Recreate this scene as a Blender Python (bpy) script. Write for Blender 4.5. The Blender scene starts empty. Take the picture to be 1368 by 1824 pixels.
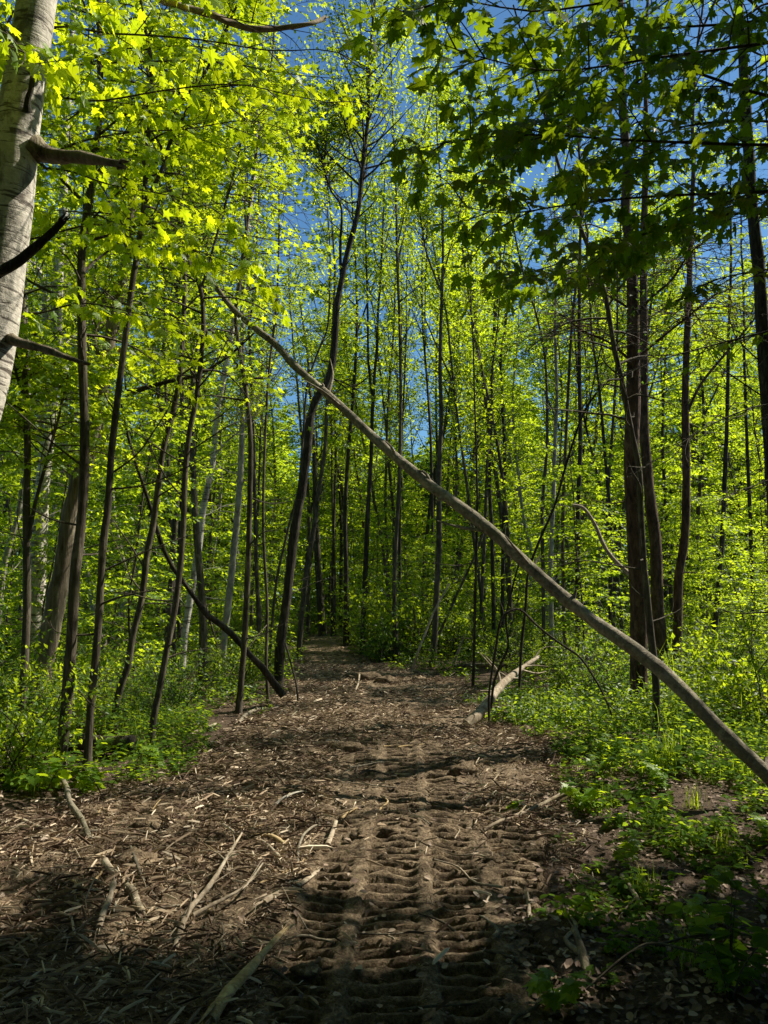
import bpy, math, random
import numpy as np
from mathutils import Vector

# ------------------------------------------------------------------ camera, world, sun, exposure
sc = bpy.context.scene
COL = sc.collection
F = 1370.0                      # focal length in photograph pixels (1368 x 1824)
PITCH = math.atan(148.0 / F)
CAMZ = 1.6
cam_d = bpy.data.cameras.new('camera')
cam = bpy.data.objects.new('camera', cam_d); COL.objects.link(cam)
cam.location = (0, 0, CAMZ); cam.rotation_euler = (math.pi / 2 + PITCH, 0, 0)
cam_d.sensor_fit = 'VERTICAL'; cam_d.sensor_height = 24.0; cam_d.lens = 24.0 * F / 1824.0
cam_d.clip_start = 0.05; cam_d.clip_end = 2000
sc.camera = cam
SUN_AZ = math.radians(24)       # from +X (right) towards +Y (ahead)
SUN_EL = math.radians(47)
sdir = Vector((math.cos(SUN_EL) * math.cos(SUN_AZ), math.cos(SUN_EL) * math.sin(SUN_AZ), math.sin(SUN_EL)))
world = bpy.data.worlds.new('World'); sc.world = world; world.use_nodes = True
wn = world.node_tree; wn.nodes.clear()
sky = wn.nodes.new('ShaderNodeTexSky'); sky.sky_type = 'NISHITA'; sky.sun_disc = False
sky.sun_elevation = SUN_EL; sky.sun_rotation = math.atan2(sdir.x, sdir.y)
sky.air_density = 1.0; sky.dust_density = 0.3; sky.ozone_density = 1.2
bg = wn.nodes.new('ShaderNodeBackground'); bg.inputs[1].default_value = 0.055
wo = wn.nodes.new('ShaderNodeOutputWorld')
tint = wn.nodes.new('ShaderNodeMix'); tint.data_type = 'RGBA'; tint.blend_type = 'MULTIPLY'; tint.inputs[0].default_value = 1.0; tint.inputs[7].default_value = (0.70, 1.08, 1.28, 1)
wn.links.new(sky.outputs[0], tint.inputs[6]); wn.links.new(tint.outputs[2], bg.inputs[0]); wn.links.new(bg.outputs[0], wo.inputs[0])
sl = bpy.data.lights.new('sun', 'SUN'); sl.energy = 5.0; sl.angle = math.radians(0.53); sl.color = (1.0, 0.92, 0.77)
so = bpy.data.objects.new('sun', sl); COL.objects.link(so); so.location = (8, 4, 30)
so.rotation_euler = sdir.to_track_quat('Z', 'Y').to_euler()
sc.view_settings.view_transform = 'Standard'; sc.view_settings.look = 'None'
sc.view_settings.exposure = 0.88; sc.view_settings.gamma = 1.0
sc.cycles.max_bounces = 6; sc.cycles.diffuse_bounces = 2; sc.cycles.transmission_bounces = 4
sc.cycles.glossy_bounces = 2; sc.cycles.caustics_reflective = False; sc.cycles.caustics_refractive = False

rng = np.random.default_rng(7)
random.seed(7)

# ------------------------------------------------------------------ pixel helpers
def ray(px, py):
    u = (px - 684.0) / F; v = (912.0 - py) / F
    return np.array([u, math.cos(PITCH) - v * math.sin(PITCH), math.sin(PITCH) + v * math.cos(PITCH)])
def at(px, py, Y):
    d = ray(px, py); t = Y / d[1]
    return np.array([d[0] * t, Y, CAMZ + d[2] * t])
def gnd(px, py, z=0.0):
    d = ray(px, py); t = (z - CAMZ) / d[2]
    return np.array([d[0] * t, d[1] * t, z])

# ------------------------------------------------------------------ noise
_tab = np.random.default_rng(99).random((256, 256))
def vn(x, y):
    x = np.asarray(x, float); y = np.asarray(y, float)
    xi = np.floor(x).astype(int); yi = np.floor(y).astype(int); fx = x - xi; fy = y - yi
    fx = fx * fx * (3 - 2 * fx); fy = fy * fy * (3 - 2 * fy)
    a = _tab[xi % 256, yi % 256]; b = _tab[(xi + 1) % 256, yi % 256]
    c = _tab[xi % 256, (yi + 1) % 256]; d = _tab[(xi + 1) % 256, (yi + 1) % 256]
    return (a * (1 - fx) + b * fx) * (1 - fy) + (c * (1 - fx) + d * fx) * fy
def fbm(x, y, o=4):
    s = 0; a = 0.5
    for k in range(o):
        s = s + a * vn(x * 2 ** k + 17 * k, y * 2 ** k + 5 * k); a *= 0.5
    return s
# track edges, world metres
_L = [(-400, 1824), (-60, 1560), (40, 1455), (190, 1415), (330, 1385), (430, 1290), (520, 1232), (532, 1180), (538, 1150), (545, 1135), (548, 1128)]
_R = [(1080, 1824), (1010, 1600), (990, 1450), (985, 1380), (985, 1330), (860, 1290), (835, 1225), (780, 1200), (640, 1180), (612, 1150), (606, 1135), (600, 1128)]
_Lw = sorted([tuple(gnd(*p)[[1, 0]]) for p in _L]); _Rw = sorted([tuple(gnd(*p)[[1, 0]]) for p in _R])
LY, LX = np.array(_Lw).T; RY, RX = np.array(_Rw).T
LX[0] = -2.3
def track_mask(x, y):
    "signed distance inside the track (m), negative outside"
    l = np.interp(y, LY, LX); r = np.interp(y, RY, RX)
    n = (fbm(x * 1.3 + 40, y * 1.3, 4) - 0.47) * 0.9
    e = np.minimum(np.minimum(x - l, r - x), (31 - y))
    return e + n
def base_h(x, y):
    h = (fbm(x * 0.35, y * 0.35, 3) - 0.45) * 0.28 + (fbm(x * 1.7 + 9, y * 1.7, 3) - 0.45) * 0.10
    return h * np.clip(np.hypot(x, y) / 6, 0.3, 1)
LANES = [(-1.85, -1.50), (-1.44, -1.10), (-0.40, -0.18), (-0.10, 0.20), (0.27, 0.54), (0.66, 1.02)]
def track_h(x, y):
    xs = x - 0.012 * (y - 3.5) + 0.05 * np.sin(y * 0.6)
    n1 = fbm(x * 9, y * 9, 4) - 0.47; n2 = fbm(x * 2.2 + 3, y * 2.2, 3) - 0.45
    h = n1 * 0.035 + n2 * 0.055
    h = h + (fbm(x * 26, y * 26, 3) - .45) * .022
    for i, (a, b) in enumerate(LANES):
        m = np.clip((xs - a) / 0.035, 0, 1) * np.clip((b - xs) / 0.035, 0, 1)
        pres = np.clip((fbm(x * 0.9 + 11 * i, y * 0.55 + 3 * i, 3) - 0.36) * 9, 0, 1)
        if i in (2, 3, 4): pres = np.clip(pres + np.clip((fbm(x * 1.6 + 5 * i, y * .8, 2) - .17) * 6, 0, 1), 0, 1)
        if i == 5: pres = pres * np.clip((6.5 - y) / 1.0, 0, 1)
        if i in (2, 3, 4, 5): pres = np.clip(pres + np.clip((5.2 - y) * 1.2, 0, .8), 0, 1)
        pres = pres * np.clip((12.5 - y) / 2.0, 0, 1)
        ph = y / 0.102 + 0.06 * np.sin(xs * 9 + i) + 0.25 * i + 0.32 * (fbm(x * 4, y * 4, 2) - 0.4)
        s = ph - np.floor(ph)
        ridge = np.clip((0.26 - np.abs(s - 0.5)) / 0.11, 0, 1)
        brk = 0.65 + 0.5 * np.clip(fbm(x * 7 + i, y * 5, 2) * 1.5, 0, 1)
        h = h * (1 - 0.72 * m * pres) + m * pres * (ridge * 0.080 * brk - 0.070)
        em = np.exp(-((xs - b - 0.025) / 0.03) ** 2) + np.exp(-((xs - a + 0.025) / 0.03) ** 2)
        h = h + em * pres * 0.006 * (0.5 + fbm(x * 12, y * 12, 2))
    crumb = np.clip(fbm(x * 17 + 8, y * 17, 3) - .52, 0, 1) * .09
    return h + crumb
def gz(x, y):
    return float(base_h(np.float64(x), np.float64(y)))

# ------------------------------------------------------------------ mesh builder
class MB:
    def __init__(s): s.V = []; s.L = []; s.T = []; s.M = []; s.n = 0; s.C = []
    def add(s, V, faces, mat=0):
        """faces: (n,k) int array"""
        V = np.asarray(V, float).reshape(-1, 3); faces = np.asarray(faces, int)
        s.V.append(V); s.L.append((faces + s.n).ravel()); s.T.append(np.full(len(faces), faces.shape[1]))
        s.M.append(np.full(len(faces), mat)); s.n += len(V)
    def tube(s, P, R, sides=8, mat=0, lump=0.0, cap=True):
        V, Fc = tube(P, R, sides, lump); s.add(V, Fc, mat)
        if cap:
            k = len(P) * sides
            for off in (0, k - sides):
                idx = np.arange(sides) + off
                if off == 0: idx = idx[::-1]
                s.add(V[idx], np.arange(sides)[None, :], mat)
    def leaves(s, pos, d, n, size, tmpl, mat=0, wscale=1.0):
        tv, tf = tmpl; pos = np.asarray(pos); N = len(pos)
        if N == 0: return
        d = d / np.linalg.norm(d, axis=1, keepdims=True)
        sd = np.cross(n, d); sd /= np.linalg.norm(sd, axis=1, keepdims=True) + 1e-9
        nn = np.cross(d, sd)
        size = np.broadcast_to(size, (N,))[:, None, None]
        V = pos[:, None, :] + size * (tv[None, :, 0:1] * d[:, None, :] + wscale * tv[None, :, 1:2] * sd[:, None, :] + tv[None, :, 2:3] * nn[:, None, :])
        K = len(tv); base = s.n + np.arange(N) * K
        s.V.append(V.reshape(-1, 3))
        for f in tf:
            s.L.append((base[:, None] + np.array(f)[None, :]).ravel()); s.T.append(np.full(N, len(f))); s.M.append(np.full(N, mat))
        s.n += N * K
    def mesh(s, name, mats, smooth=False, origin=(0, 0, 0)):
        me = bpy.data.meshes.new(name)
        V = np.concatenate(s.V) - np.array(origin)[None, :]; L = np.concatenate(s.L); T = np.concatenate(s.T); M = np.concatenate(s.M)
        me.vertices.add(len(V)); me.vertices.foreach_set('co', V.ravel().astype(np.float32))
        me.loops.add(len(L)); me.loops.foreach_set('vertex_index', L.astype(np.int32))
        me.polygons.add(len(T)); st = np.concatenate([[0], np.cumsum(T)[:-1]])
        me.polygons.foreach_set('loop_start', st.astype(np.int32))
        me.polygons.foreach_set('material_index', M.astype(np.int32))
        sm = np.full(len(T), smooth) if isinstance(smooth, bool) else np.isin(M, list(smooth))
        me.polygons.foreach_set('use_smooth', sm)
        for m in mats: me.materials.append(m)
        me.update(calc_edges=True)
        return me
def spline(P, n):
    P = np.asarray(P, float)
    if len(P) < 3:
        t = np.linspace(0, 1, n)[:, None]; return P[0] * (1 - t) + P[-1] * t
    Q = np.vstack([2 * P[0] - P[1], P, 2 * P[-1] - P[-2]])
    seg = np.linalg.norm(np.diff(P, axis=0), axis=1); cum = np.concatenate([[0], np.cumsum(seg)])
    s = np.linspace(0, cum[-1], n); i = np.clip(np.searchsorted(cum, s, side='right') - 1, 0, len(P) - 2)
    t = ((s - cum[i]) / np.maximum(seg[i], 1e-9))[:, None]
    p0, p1, p2, p3 = Q[i], Q[i + 1], Q[i + 2], Q[i + 3]
    return 0.5 * (2 * p1 + (p2 - p0) * t + (2 * p0 - 5 * p1 + 4 * p2 - p3) * t * t + (3 * p1 - p0 - 3 * p2 + p3) * t ** 3)
def tube(P, R, sides=8, lump=0.0):
    P = np.asarray(P, float); R = np.broadcast_to(np.asarray(R, float), (len(P),))
    T = np.gradient(P, axis=0); T /= np.linalg.norm(T, axis=1, keepdims=True) + 1e-9
    mt = np.abs(T).max(axis=0); ref = np.eye(3)[int(np.argmin(mt))]
    U = ref - T * (T @ ref)[:, None]; U /= np.linalg.norm(U, axis=1, keepdims=True) + 1e-9
    W = np.cross(T, U); a = np.arange(sides) * 2 * math.pi / sides
    rr = R[:, None] * np.ones(sides)[None, :]
    if lump:
        s = np.concatenate([[0], np.cumsum(np.linalg.norm(np.diff(P, axis=0), axis=1))])
        o = P[0, 0] * 13.7 + P[0, 1] * 3.1
        q = s[:, None] / (R.mean() * 5)
        nz = vn(q + o, 4 + 1.3 * np.cos(a)[None, :] + o) + vn(q * 2.7 + 5, 9 + 1.3 * np.sin(a)[None, :] + o) * 0.6 - 0.8
        rr = rr * (1 + lump * nz)
    V = P[:, None, :] + rr[:, :, None] * (np.cos(a)[None, :, None] * U[:, None, :] + np.sin(a)[None, :, None] * W[:, None, :])
    i = np.arange(len(P) - 1)[:, None] * sides; j = np.arange(sides)[None, :]; j2 = (j + 1) % sides
    Fc = np.stack([i + j, i + j2, i + sides + j2, i + sides + j], -1).reshape(-1, 4)
    return V.reshape(-1, 3), Fc

SD = np.array(sdir)
# (plane z, x0, x1, y0, y1, openness): places the sun reaches through gaps in the canopy
GAPS = [(0, -3.6, 1.7, 5.2, 8.8, .74), (0, 1.0, 4.8, 5.3, 8.2, .85), (0, -2.2, 1.6, 8.8, 11.6, .55), (0, -1.6, 1.4, 14.0, 17.5, .7), (0, -3, -.5, 22, 28, .8), (0, -6.5, -2.0, 8.5, 17, .45), (0, 1.5, 7, 8.5, 15, .4),
        (1.6, -1.0, 5.0, 5.2, 8.4, .85), (0, .0, 1.1, 3.4, 4.9, .64), (0, -2.8, -.7, 3.6, 5.3, .53), (0, 1.2, 3.4, 3.5, 5.4, .58), (0, -1.7, .1, 2.9, 4.0, .5)]
def open_sky(P):
    P = np.asarray(P, float).reshape(-1, 3); drop = np.zeros(len(P), bool)
    for z0, x0, x1, y0, y1, w in GAPS:
        h = P[:, 2] - z0; q = P - SD[None, :] * (h / SD[2])[:, None]
        e = np.minimum(np.minimum(q[:, 0] - x0, x1 - q[:, 0]), np.minimum(q[:, 1] - y0, y1 - q[:, 1]))
        m = (h > .7) & (e > -.3)
        nz = fbm(q[:, 0] * 1.6 + z0 * 7, q[:, 1] * 1.6, 3)
        drop |= m & (nz < .47 + (w - .5) * .9 + np.clip(e, -.3, 0))
    for xv, y0, y1, z0, z1, w in ((-2.05, 3.5, 4.5, .8, 6.5, .60), (-2.3, 6.4, 9.0, .3, 5.5, .50), (-3.9, 9, 13, .5, 6, .5), (-1.6, 11.5, 13.5, .5, 8, .5), (3.6, 10.5, 12, 1, 9, .52), (1.3, 3.2, 7, 2.5, 7, .44)):
        t = (P[:, 0] - xv) / SD[0]; hy = P[:, 1] - t * SD[1]; hz = P[:, 2] - t * SD[2]
        drop |= (t > .5) & (hy > y0) & (hy < y1) & (hz > z0) & (hz < z1) & (fbm(hy * 2.6 + xv * 9, hz * 1.5, 3) < .47 + (w - .5) * 1.0)
    t = (P[:, 1] - 5.75 - .55 * (3.4 - P[:, 0])) / (SD[1] + .55 * SD[0]); H = P - t[:, None] * SD[None, :]
    drop |= (t > .6) & (np.abs(H[:, 2] - (3.4 - H[:, 0]) * .85) < .55) & (fbm(H[:, 0] * 1.3 + 50, H[:, 2] * .2, 2) < .47)
    return drop
# leaf templates (x along the leaf, y across, z normal)
def _maple():
    h = [(0, 0), (-.08, .12), (-.06, .36), (.10, .25), (.16, .46), (.29, .40), (.48, .62), (.48, .37), (.43, .19), (.67, .27), (.74, .11), (1, 0)]
    up = [(x, y, -.22 * y - .22 * x * x) for x, y in h]; dn = [(x, -y, -.22 * y - .22 * x * x) for x, y in h[1:-1]]
    v = up + dn + [(.43, 0, -.04)]; n = len(h); c = len(v) - 1
    f1 = list(range(n)) + [c]; f2 = [0, c, n - 1] + [n + len(dn) - 1 - k for k in range(len(dn))]
    return np.array(v), [tuple(f1), tuple(f2)]
def _lobed():
    h = [(0, 0), (-.05, .34), (.2, .2), (.5, .52), (.45, .17), (1, 0)]
    up = [(x, y, -.2 * y - .18 * x * x) for x, y in h]; dn = [(x, -y, -.2 * y - .18 * x * x) for x, y in h[1:-1]]
    v = up + dn; n = len(h)
    return np.array(v), [tuple(range(n)), tuple([0, n - 1] + [n + len(dn) - 1 - k for k in range(len(dn))])]
MAPLE = _maple(); LOBED = _lobed()
KITE = (np.array([(0, 0, 0), (.38, .30, .06), (1, 0, -.10), (.38, -.30, .06)]), [(0, 1, 2), (0, 2, 3)][::1])
OVAL = (np.array([(0, 0, 0), (.2, .22, .04), (.6, .27, .02), (1, 0, -.12), (.6, -.27, .02), (.2, -.22, .04), (.4, 0, -.03)]), [(0, 6, 2, 1), (6, 3, 2), (0, 5, 4, 6), (6, 4, 3)])
BLADE = (np.array([(0, -.025, 0), (0, .025, 0), (.35, .022, .30), (.35, -.022, .30), (.7, .014, .38), (.7, -.014, .38), (1, 0, .28)]), [(0, 1, 2, 3), (3, 2, 4, 5), (5, 4, 6)])

# ------------------------------------------------------------------ materials
def nt(name):
    m = bpy.data.materials.new(name); m.use_nodes = True; t = m.node_tree; t.nodes.clear()
    o = t.nodes.new('ShaderNodeOutputMaterial'); return m, t, o
def N(t, k, **kw):
    n = t.nodes.new(k)
    for a, b in kw.items():
        if a.startswith('i_'):
            key = a[2:]; key = int(key) if key.isdigit() else key.replace('_', ' ')
            n.inputs[key].default_value = b
        else: setattr(n, a, b)
    return n
def ramp(t, fac, stops):
    r = t.nodes.new('ShaderNodeValToRGB'); e = r.color_ramp.elements
    while len(e) < len(stops): e.new(0.5)
    for i, (p, c) in enumerate(stops): e[i].position = p; e[i].color = (*c, 1)
    t.links.new(fac, r.inputs[0]); return r.outputs[0]
def noise(t, scale, detail=4, rough=0.6, vec=None, st=None, dist=0.0):
    n = N(t, 'ShaderNodeTexNoise'); n.inputs['Scale'].default_value = scale; n.inputs['Detail'].default_value = detail
    n.inputs['Roughness'].default_value = rough; n.inputs['Distortion'].default_value = dist
    if st:
        mp = N(t, 'ShaderNodeMapping'); mp.inputs['Scale'].default_value = st; t.links.new(vec, mp.inputs[0]); vec = mp.outputs[0]
    if vec is not None: t.links.new(vec, n.inputs['Vector'])
    return n.outputs[0]
def leaf_mat(name, dif, tra, var=0.35, gloss=0.12, yellow=None):
    m, t, o = nt(name); g = N(t, 'ShaderNodeNewGeometry'); L = t.links.new
    oi = N(t, 'ShaderNodeObjectInfo')
    ad = N(t, 'ShaderNodeMath', operation='ADD'); L(g.outputs['Random Per Island'], ad.inputs[0])
    ns = noise(t, 0.55, 2, 0.5, g.outputs['Position']); L(ns, ad.inputs[1])
    a2 = N(t, 'ShaderNodeMath', operation='MULTIPLY_ADD'); L(oi.outputs['Random'], a2.inputs[0]); a2.inputs[1].default_value = 0.5; L(ad.outputs[0], a2.inputs[2])
    md = N(t, 'ShaderNodeMath', operation='MULTIPLY', i_1=0.42); L(a2.outputs[0], md.inputs[0])
    y = yellow or (1.25, 1.05, 0.8)
    lo = lambda c: tuple(x * (1 - var) for x in c); hi = lambda c: tuple(min(1, x * (1 + var) * k) for x, k in zip(c, y))
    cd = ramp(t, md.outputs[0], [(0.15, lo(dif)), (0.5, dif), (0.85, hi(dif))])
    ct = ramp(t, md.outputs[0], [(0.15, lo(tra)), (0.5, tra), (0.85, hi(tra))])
    d = N(t, 'ShaderNodeBsdfDiffuse'); L(cd, d.inputs[0]); tr = N(t, 'ShaderNodeBsdfTranslucent'); L(ct, tr.inputs[0])
    a = N(t, 'ShaderNodeAddShader'); L(d.outputs[0], a.inputs[0]); L(tr.outputs[0], a.inputs[1])
    gl = N(t, 'ShaderNodeBsdfGlossy'); gl.inputs['Roughness'].default_value = 0.5; gl.inputs[0].default_value = (1, 1, 1, 1)
    fr = N(t, 'ShaderNodeFresnel', i_0=1.35); mm = N(t, 'ShaderNodeMath', operation='MULTIPLY', i_1=gloss * 1.3); L(fr.outputs[0], mm.inputs[0]); mn = N(t, 'ShaderNodeMath', operation='MINIMUM', i_1=0.035); L(mm.outputs[0], mn.inputs[0]); mm = mn
    mx = N(t, 'ShaderNodeMixShader'); L(mm.outputs[0], mx.inputs[0]); L(a.outputs[0], mx.inputs[1]); L(gl.outputs[0], mx.inputs[2])
    L(mx.outputs[0], o.inputs[0]); return m
def bark_mat(name, stops, st=(9, 9, 1.3), scale=3.0, bump=0.6, dist=0.03, rough=0.9, moss=0.0):
    m, t, o = nt(name); L = t.links.new; tc = N(t, 'ShaderNodeTexCoord'); v = tc.outputs['Object']
    n1 = noise(t, scale, 8, 0.68, v, st, 0.3); n2 = noise(t, 2.2, 4, 0.6, v)
    mx = N(t, 'ShaderNodeMath', operation='MULTIPLY_ADD'); L(n2, mx.inputs[0]); mx.inputs[1].default_value = 0.5; L(n1, mx.inputs[2])
    mm = N(t, 'ShaderNodeMath', operation='SUBTRACT', i_1=0.25); L(mx.outputs[0], mm.inputs[0])
    c = ramp(t, mm.outputs[0], stops)
    b = N(t, 'ShaderNodeBsdfPrincipled'); b.inputs['Roughness'].default_value = rough; b.inputs['Specular IOR Level'].default_value = 0.2
    if moss:
        n3 = noise(t, 1.3, 5, 0.7, v); r = ramp(t, n3, [(0.52, (0, 0, 0)), (0.68, (moss, moss, moss))])
        mc = N(t, 'ShaderNodeMix', data_type='RGBA'); L(r, mc.inputs[0]); L(c, mc.inputs[6]); mc.inputs[7].default_value = (0.06, 0.075, 0.02, 1); c = mc.outputs[2]
    n4 = noise(t, 7.0, 5, 0.75, v, (1, 1, .6)); rl = ramp(t, n4, [(0.56, (0, 0, 0)), (0.64, (.55, .55, .55))])
    ml_ = N(t, 'ShaderNodeMix', data_type='RGBA'); L(rl, ml_.inputs[0]); L(c, ml_.inputs[6]); q = stops[-1][1]; ml_.inputs[7].default_value = (q[0] * 1.15, q[1] * 1.2, q[2] * 1.05, 1)
    n5 = noise(t, 3.1, 5, 0.7, v); rd = ramp(t, n5, [(0.56, (0, 0, 0)), (0.68, (.7, .7, .7))]); md_ = N(t, 'ShaderNodeMix', data_type='RGBA'); L(rd, md_.inputs[0]); L(ml_.outputs[2], md_.inputs[6]); q = stops[0][1]; md_.inputs[7].default_value = (*q, 1); c = md_.outputs[2]
    L(c, b.inputs['Base Color'])
    bu = N(t, 'ShaderNodeBump'); bu.inputs['Strength'].default_value = bump; bu.inputs['Distance'].default_value = dist
    L(n1, bu.inputs['Height']); L(bu.outputs[0], b.inputs['Normal']); L(b.outputs[0], o.inputs[0]); return m
M = {}
M['bark_grey'] = bark_mat('bark_grey_brown', [(0.25, (.024, .019, .013)), (0.5, (.080, .066, .048)), (0.78, (.20, .17, .13))], moss=0.5)
M['bark_dark'] = bark_mat('bark_dark', [(0.3, (.016, .013, .010)), (0.5, (.045, .037, .028)), (0.75, (.12, .10, .08))], scale=3.5, bump=0.9, moss=0.3)
M['bark_red'] = bark_mat('bark_reddish', [(0.3, (.022, .014, .010)), (0.5, (.095, .058, .040)), (0.75, (.22, .14, .10))], st=(7, 7, 1.6), scale=3, bump=1.0, dist=0.05)
M['bark_pale'] = bark_mat('bark_pale_grey', [(0.27, (.07, .065, .055)), (0.42, (.24, .22, .18)), (0.75, (.44, .41, .35))], st=(5, 5, 2.2), scale=3, bump=0.4)
M['bark_log'] = bark_mat('bark_leaning', [(0.25, (.09, .075, .055)), (0.5, (.22, .19, .14)), (0.78, (.42, .37, .29))], st=(5, 5, 5), scale=5, bump=0.9, dist=.02, moss=0.6)
M['dead'] = bark_mat('dead_wood', [(0.25, (.10, .075, .05)), (0.5, (.30, .24, .17)), (0.8, (.55, .48, .38))], st=(3, 3, 3), scale=6, bump=0.5, dist=0.01)
M['snag'] = bark_mat('weathered_snag', [(0.28, (.045, .033, .022)), (0.5, (.18, .145, .10)), (0.78, (.36, .31, .23))], st=(8, 8, .8), scale=3, bump=0.8)
M['splinter'] = bark_mat('torn_wood', [(0.25, (.12, .075, .03)), (0.5, (.36, .26, .13)), (0.8, (.62, .50, .30))], st=(2, 9, 9), scale=5, bump=0.7, dist=0.01)
M['twig'] = bark_mat('twig_bark', [(0.3, (.035, .028, .02)), (0.6, (.10, .085, .06)), (0.8, (.17, .145, .11))], scale=4, bump=0.2)
def birch_mat():
    m, t, o = nt('birch_bark'); L = t.links.new; tc = N(t, 'ShaderNodeTexCoord'); v = tc.outputs['Object']
    b1 = noise(t, 4.5, 4, 0.6, v, (1.0, 1.0, 7.0), 0.9); fine = noise(t, 26, 5, 0.7, v); big = noise(t, 2.6, 6, 0.75, v, (1, 1, .55))
    base = ramp(t, fine, [(0.3, (.36, .33, .27)), (0.7, (.64, .60, .52))])
    line = ramp(t, b1, [(0.40, (1, 1, 1)), (0.43, (0, 0, 0))])
    blot = ramp(t, big, [(0.52, (0, 0, 0)), (0.60, (.8, .8, .8))])
    m1 = N(t, 'ShaderNodeMix', data_type='RGBA'); L(line, m1.inputs[0]); L(base, m1.inputs[6]); m1.inputs[7].default_value = (.12, .10, .08, 1)
    m2 = N(t, 'ShaderNodeMix', data_type='RGBA'); L(blot, m2.inputs[0]); L(m1.outputs[2], m2.inputs[6]); m2.inputs[7].default_value = (.10, .085, .07, 1)
    b = N(t, 'ShaderNodeBsdfPrincipled'); b.inputs['Roughness'].default_value = 0.75; b.inputs['Specular IOR Level'].default_value = 0.25
    L(m2.outputs[2], b.inputs['Base Color']); bu = N(t, 'ShaderNodeBump'); bu.inputs['Strength'].default_value = 0.5; bu.inputs['Distance'].default_value = 0.015
    ad = N(t, 'ShaderNodeMath', operation='ADD'); L(b1, ad.inputs[0]); L(fine, ad.inputs[1]); L(ad.outputs[0], bu.inputs['Height']); L(bu.outputs[0], b.inputs['Normal'])
    L(b.outputs[0], o.inputs[0]); return m
M['birch'] = birch_mat()
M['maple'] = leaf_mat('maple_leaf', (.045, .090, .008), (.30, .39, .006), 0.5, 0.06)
M['maple_shaded'] = leaf_mat('maple_leaf_shaded', (.020, .046, .006), (.17, .25, .006), 0.4, 0.04)  # maple leaf with shade put into its colour, darker copy of the lit one
M['leaf'] = leaf_mat('young_leaf', (.036, .074, .010), (.27, .36, .010), 0.5, 0.04)
M['leaf_far'] = leaf_mat('woodland_leaf', (.026, .058, .010), (.27, .37, .012), 0.6, 0.04)
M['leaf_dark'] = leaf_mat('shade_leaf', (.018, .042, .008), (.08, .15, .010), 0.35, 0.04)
M['herb'] = leaf_mat('herb_leaf', (.028, .060, .010), (.16, .235, .010), 0.5, 0.03)
M['needle'] = leaf_mat('conifer_needle', (.03, .055, .02), (.05, .08, .015), 0.35, 0.04)
def chip_mat():
    m, t, o = nt('wood_chip'); L = t.links.new; g = N(t, 'ShaderNodeNewGeometry')
    c = ramp(t, g.outputs['Random Per Island'], [(0.0, (.05, .032, .020)), (0.35, (.13, .085, .055)), (0.6, (.28, .20, .13)), (0.85, (.52, .41, .28)), (1.0, (.72, .62, .47))])
    b = N(t, 'ShaderNodeBsdfPrincipled'); b.inputs['Roughness'].default_value = 0.85; b.inputs['Specular IOR Level'].default_value = 0.2; L(c, b.inputs['Base Color']); L(b.outputs[0], o.inputs[0]); return m
M['chip'] = chip_mat()
def litter_mat():
    m, t, o = nt('leaf_litter'); L = t.links.new; g = N(t, 'ShaderNodeNewGeometry')
    c = ramp(t, g.outputs['Random Per Island'], [(0.0, (.04, .024, .015)), (0.4, (.12, .075, .05)), (0.75, (.24, .17, .12)), (1.0, (.40, .32, .25))])
    b = N(t, 'ShaderNodeBsdfPrincipled'); b.inputs['Roughness'].default_value = 0.8; L(c, b.inputs['Base Color']); L(b.outputs[0], o.inputs[0]); return m
M['litter'] = litter_mat()
def soil_mat(name, track):
    m, t, o = nt(name); L = t.links.new; tc = N(t, 'ShaderNodeTexCoord'); v = tc.outputs['Object']
    n1 = noise(t, 14, 10, 0.75, v); n2 = noise(t, 1.1, 5, 0.6, v); n3 = noise(t, 70, 4, 0.7, v)
    mm = N(t, 'ShaderNodeMath', operation='MULTIPLY_ADD', i_1=0.6); L(n3, mm.inputs[0]); L(n1, mm.inputs[2]); ms = N(t, 'ShaderNodeMath', operation='SUBTRACT', i_1=0.3); L(mm.outputs[0], ms.inputs[0])
    if track: st = [(0.25, (.04, .026, .017)), (0.46, (.105, .076, .048)), (0.60, (.23, .172, .110)), (0.80, (.46, .37, .25))]
    else: st = [(0.28, (.022, .016, .010)), (0.5, (.075, .052, .035)), (0.68, (.14, .10, .07)), (0.85, (.24, .19, .14))]
    c = ramp(t, ms.outputs[0], st)
    if track:
        r = ramp(t, n2, [(0.66, (0, 0, 0)), (0.70, (.85, .85, .85))])
        mx = N(t, 'ShaderNodeMix', data_type='RGBA'); L(r, mx.inputs[0]); L(c, mx.inputs[6]); mx.inputs[7].default_value = (.42, .32, .21, 1); c = mx.outputs[2]
    b = N(t, 'ShaderNodeBsdfPrincipled'); b.inputs['Roughness'].default_value = 0.92; b.inputs['Specular IOR Level'].default_value = 0.15; L(c, b.inputs['Base Color'])
    bu = N(t, 'ShaderNodeBump'); bu.inputs['Strength'].default_value = 0.8; bu.inputs['Distance'].default_value = 0.03; L(ms.outputs[0], bu.inputs['Height']); L(bu.outputs[0], b.inputs['Normal'])
    L(b.outputs[0], o.inputs[0]); return m
M['soil'] = soil_mat('forest_soil', False); M['track'] = soil_mat('churned_earth', True)

# ------------------------------------------------------------------ object helpers
def link(name, me, loc=(0, 0, 0), parent=None):
    o = bpy.data.objects.new(name, me); COL.objects.link(o)
    o.location = loc
    if parent is not None: o.parent = parent
    return o
def tag(o, label=None, cat=None, group=None, kind=None):
    if label: o['label'] = label
    if cat: o['category'] = cat
    if group: o['group'] = group
    if kind: o['kind'] = kind
    return o
def thing(name, label, cat, loc, group=None):
    return tag(link(name, None, loc), label, cat, group)

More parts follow.
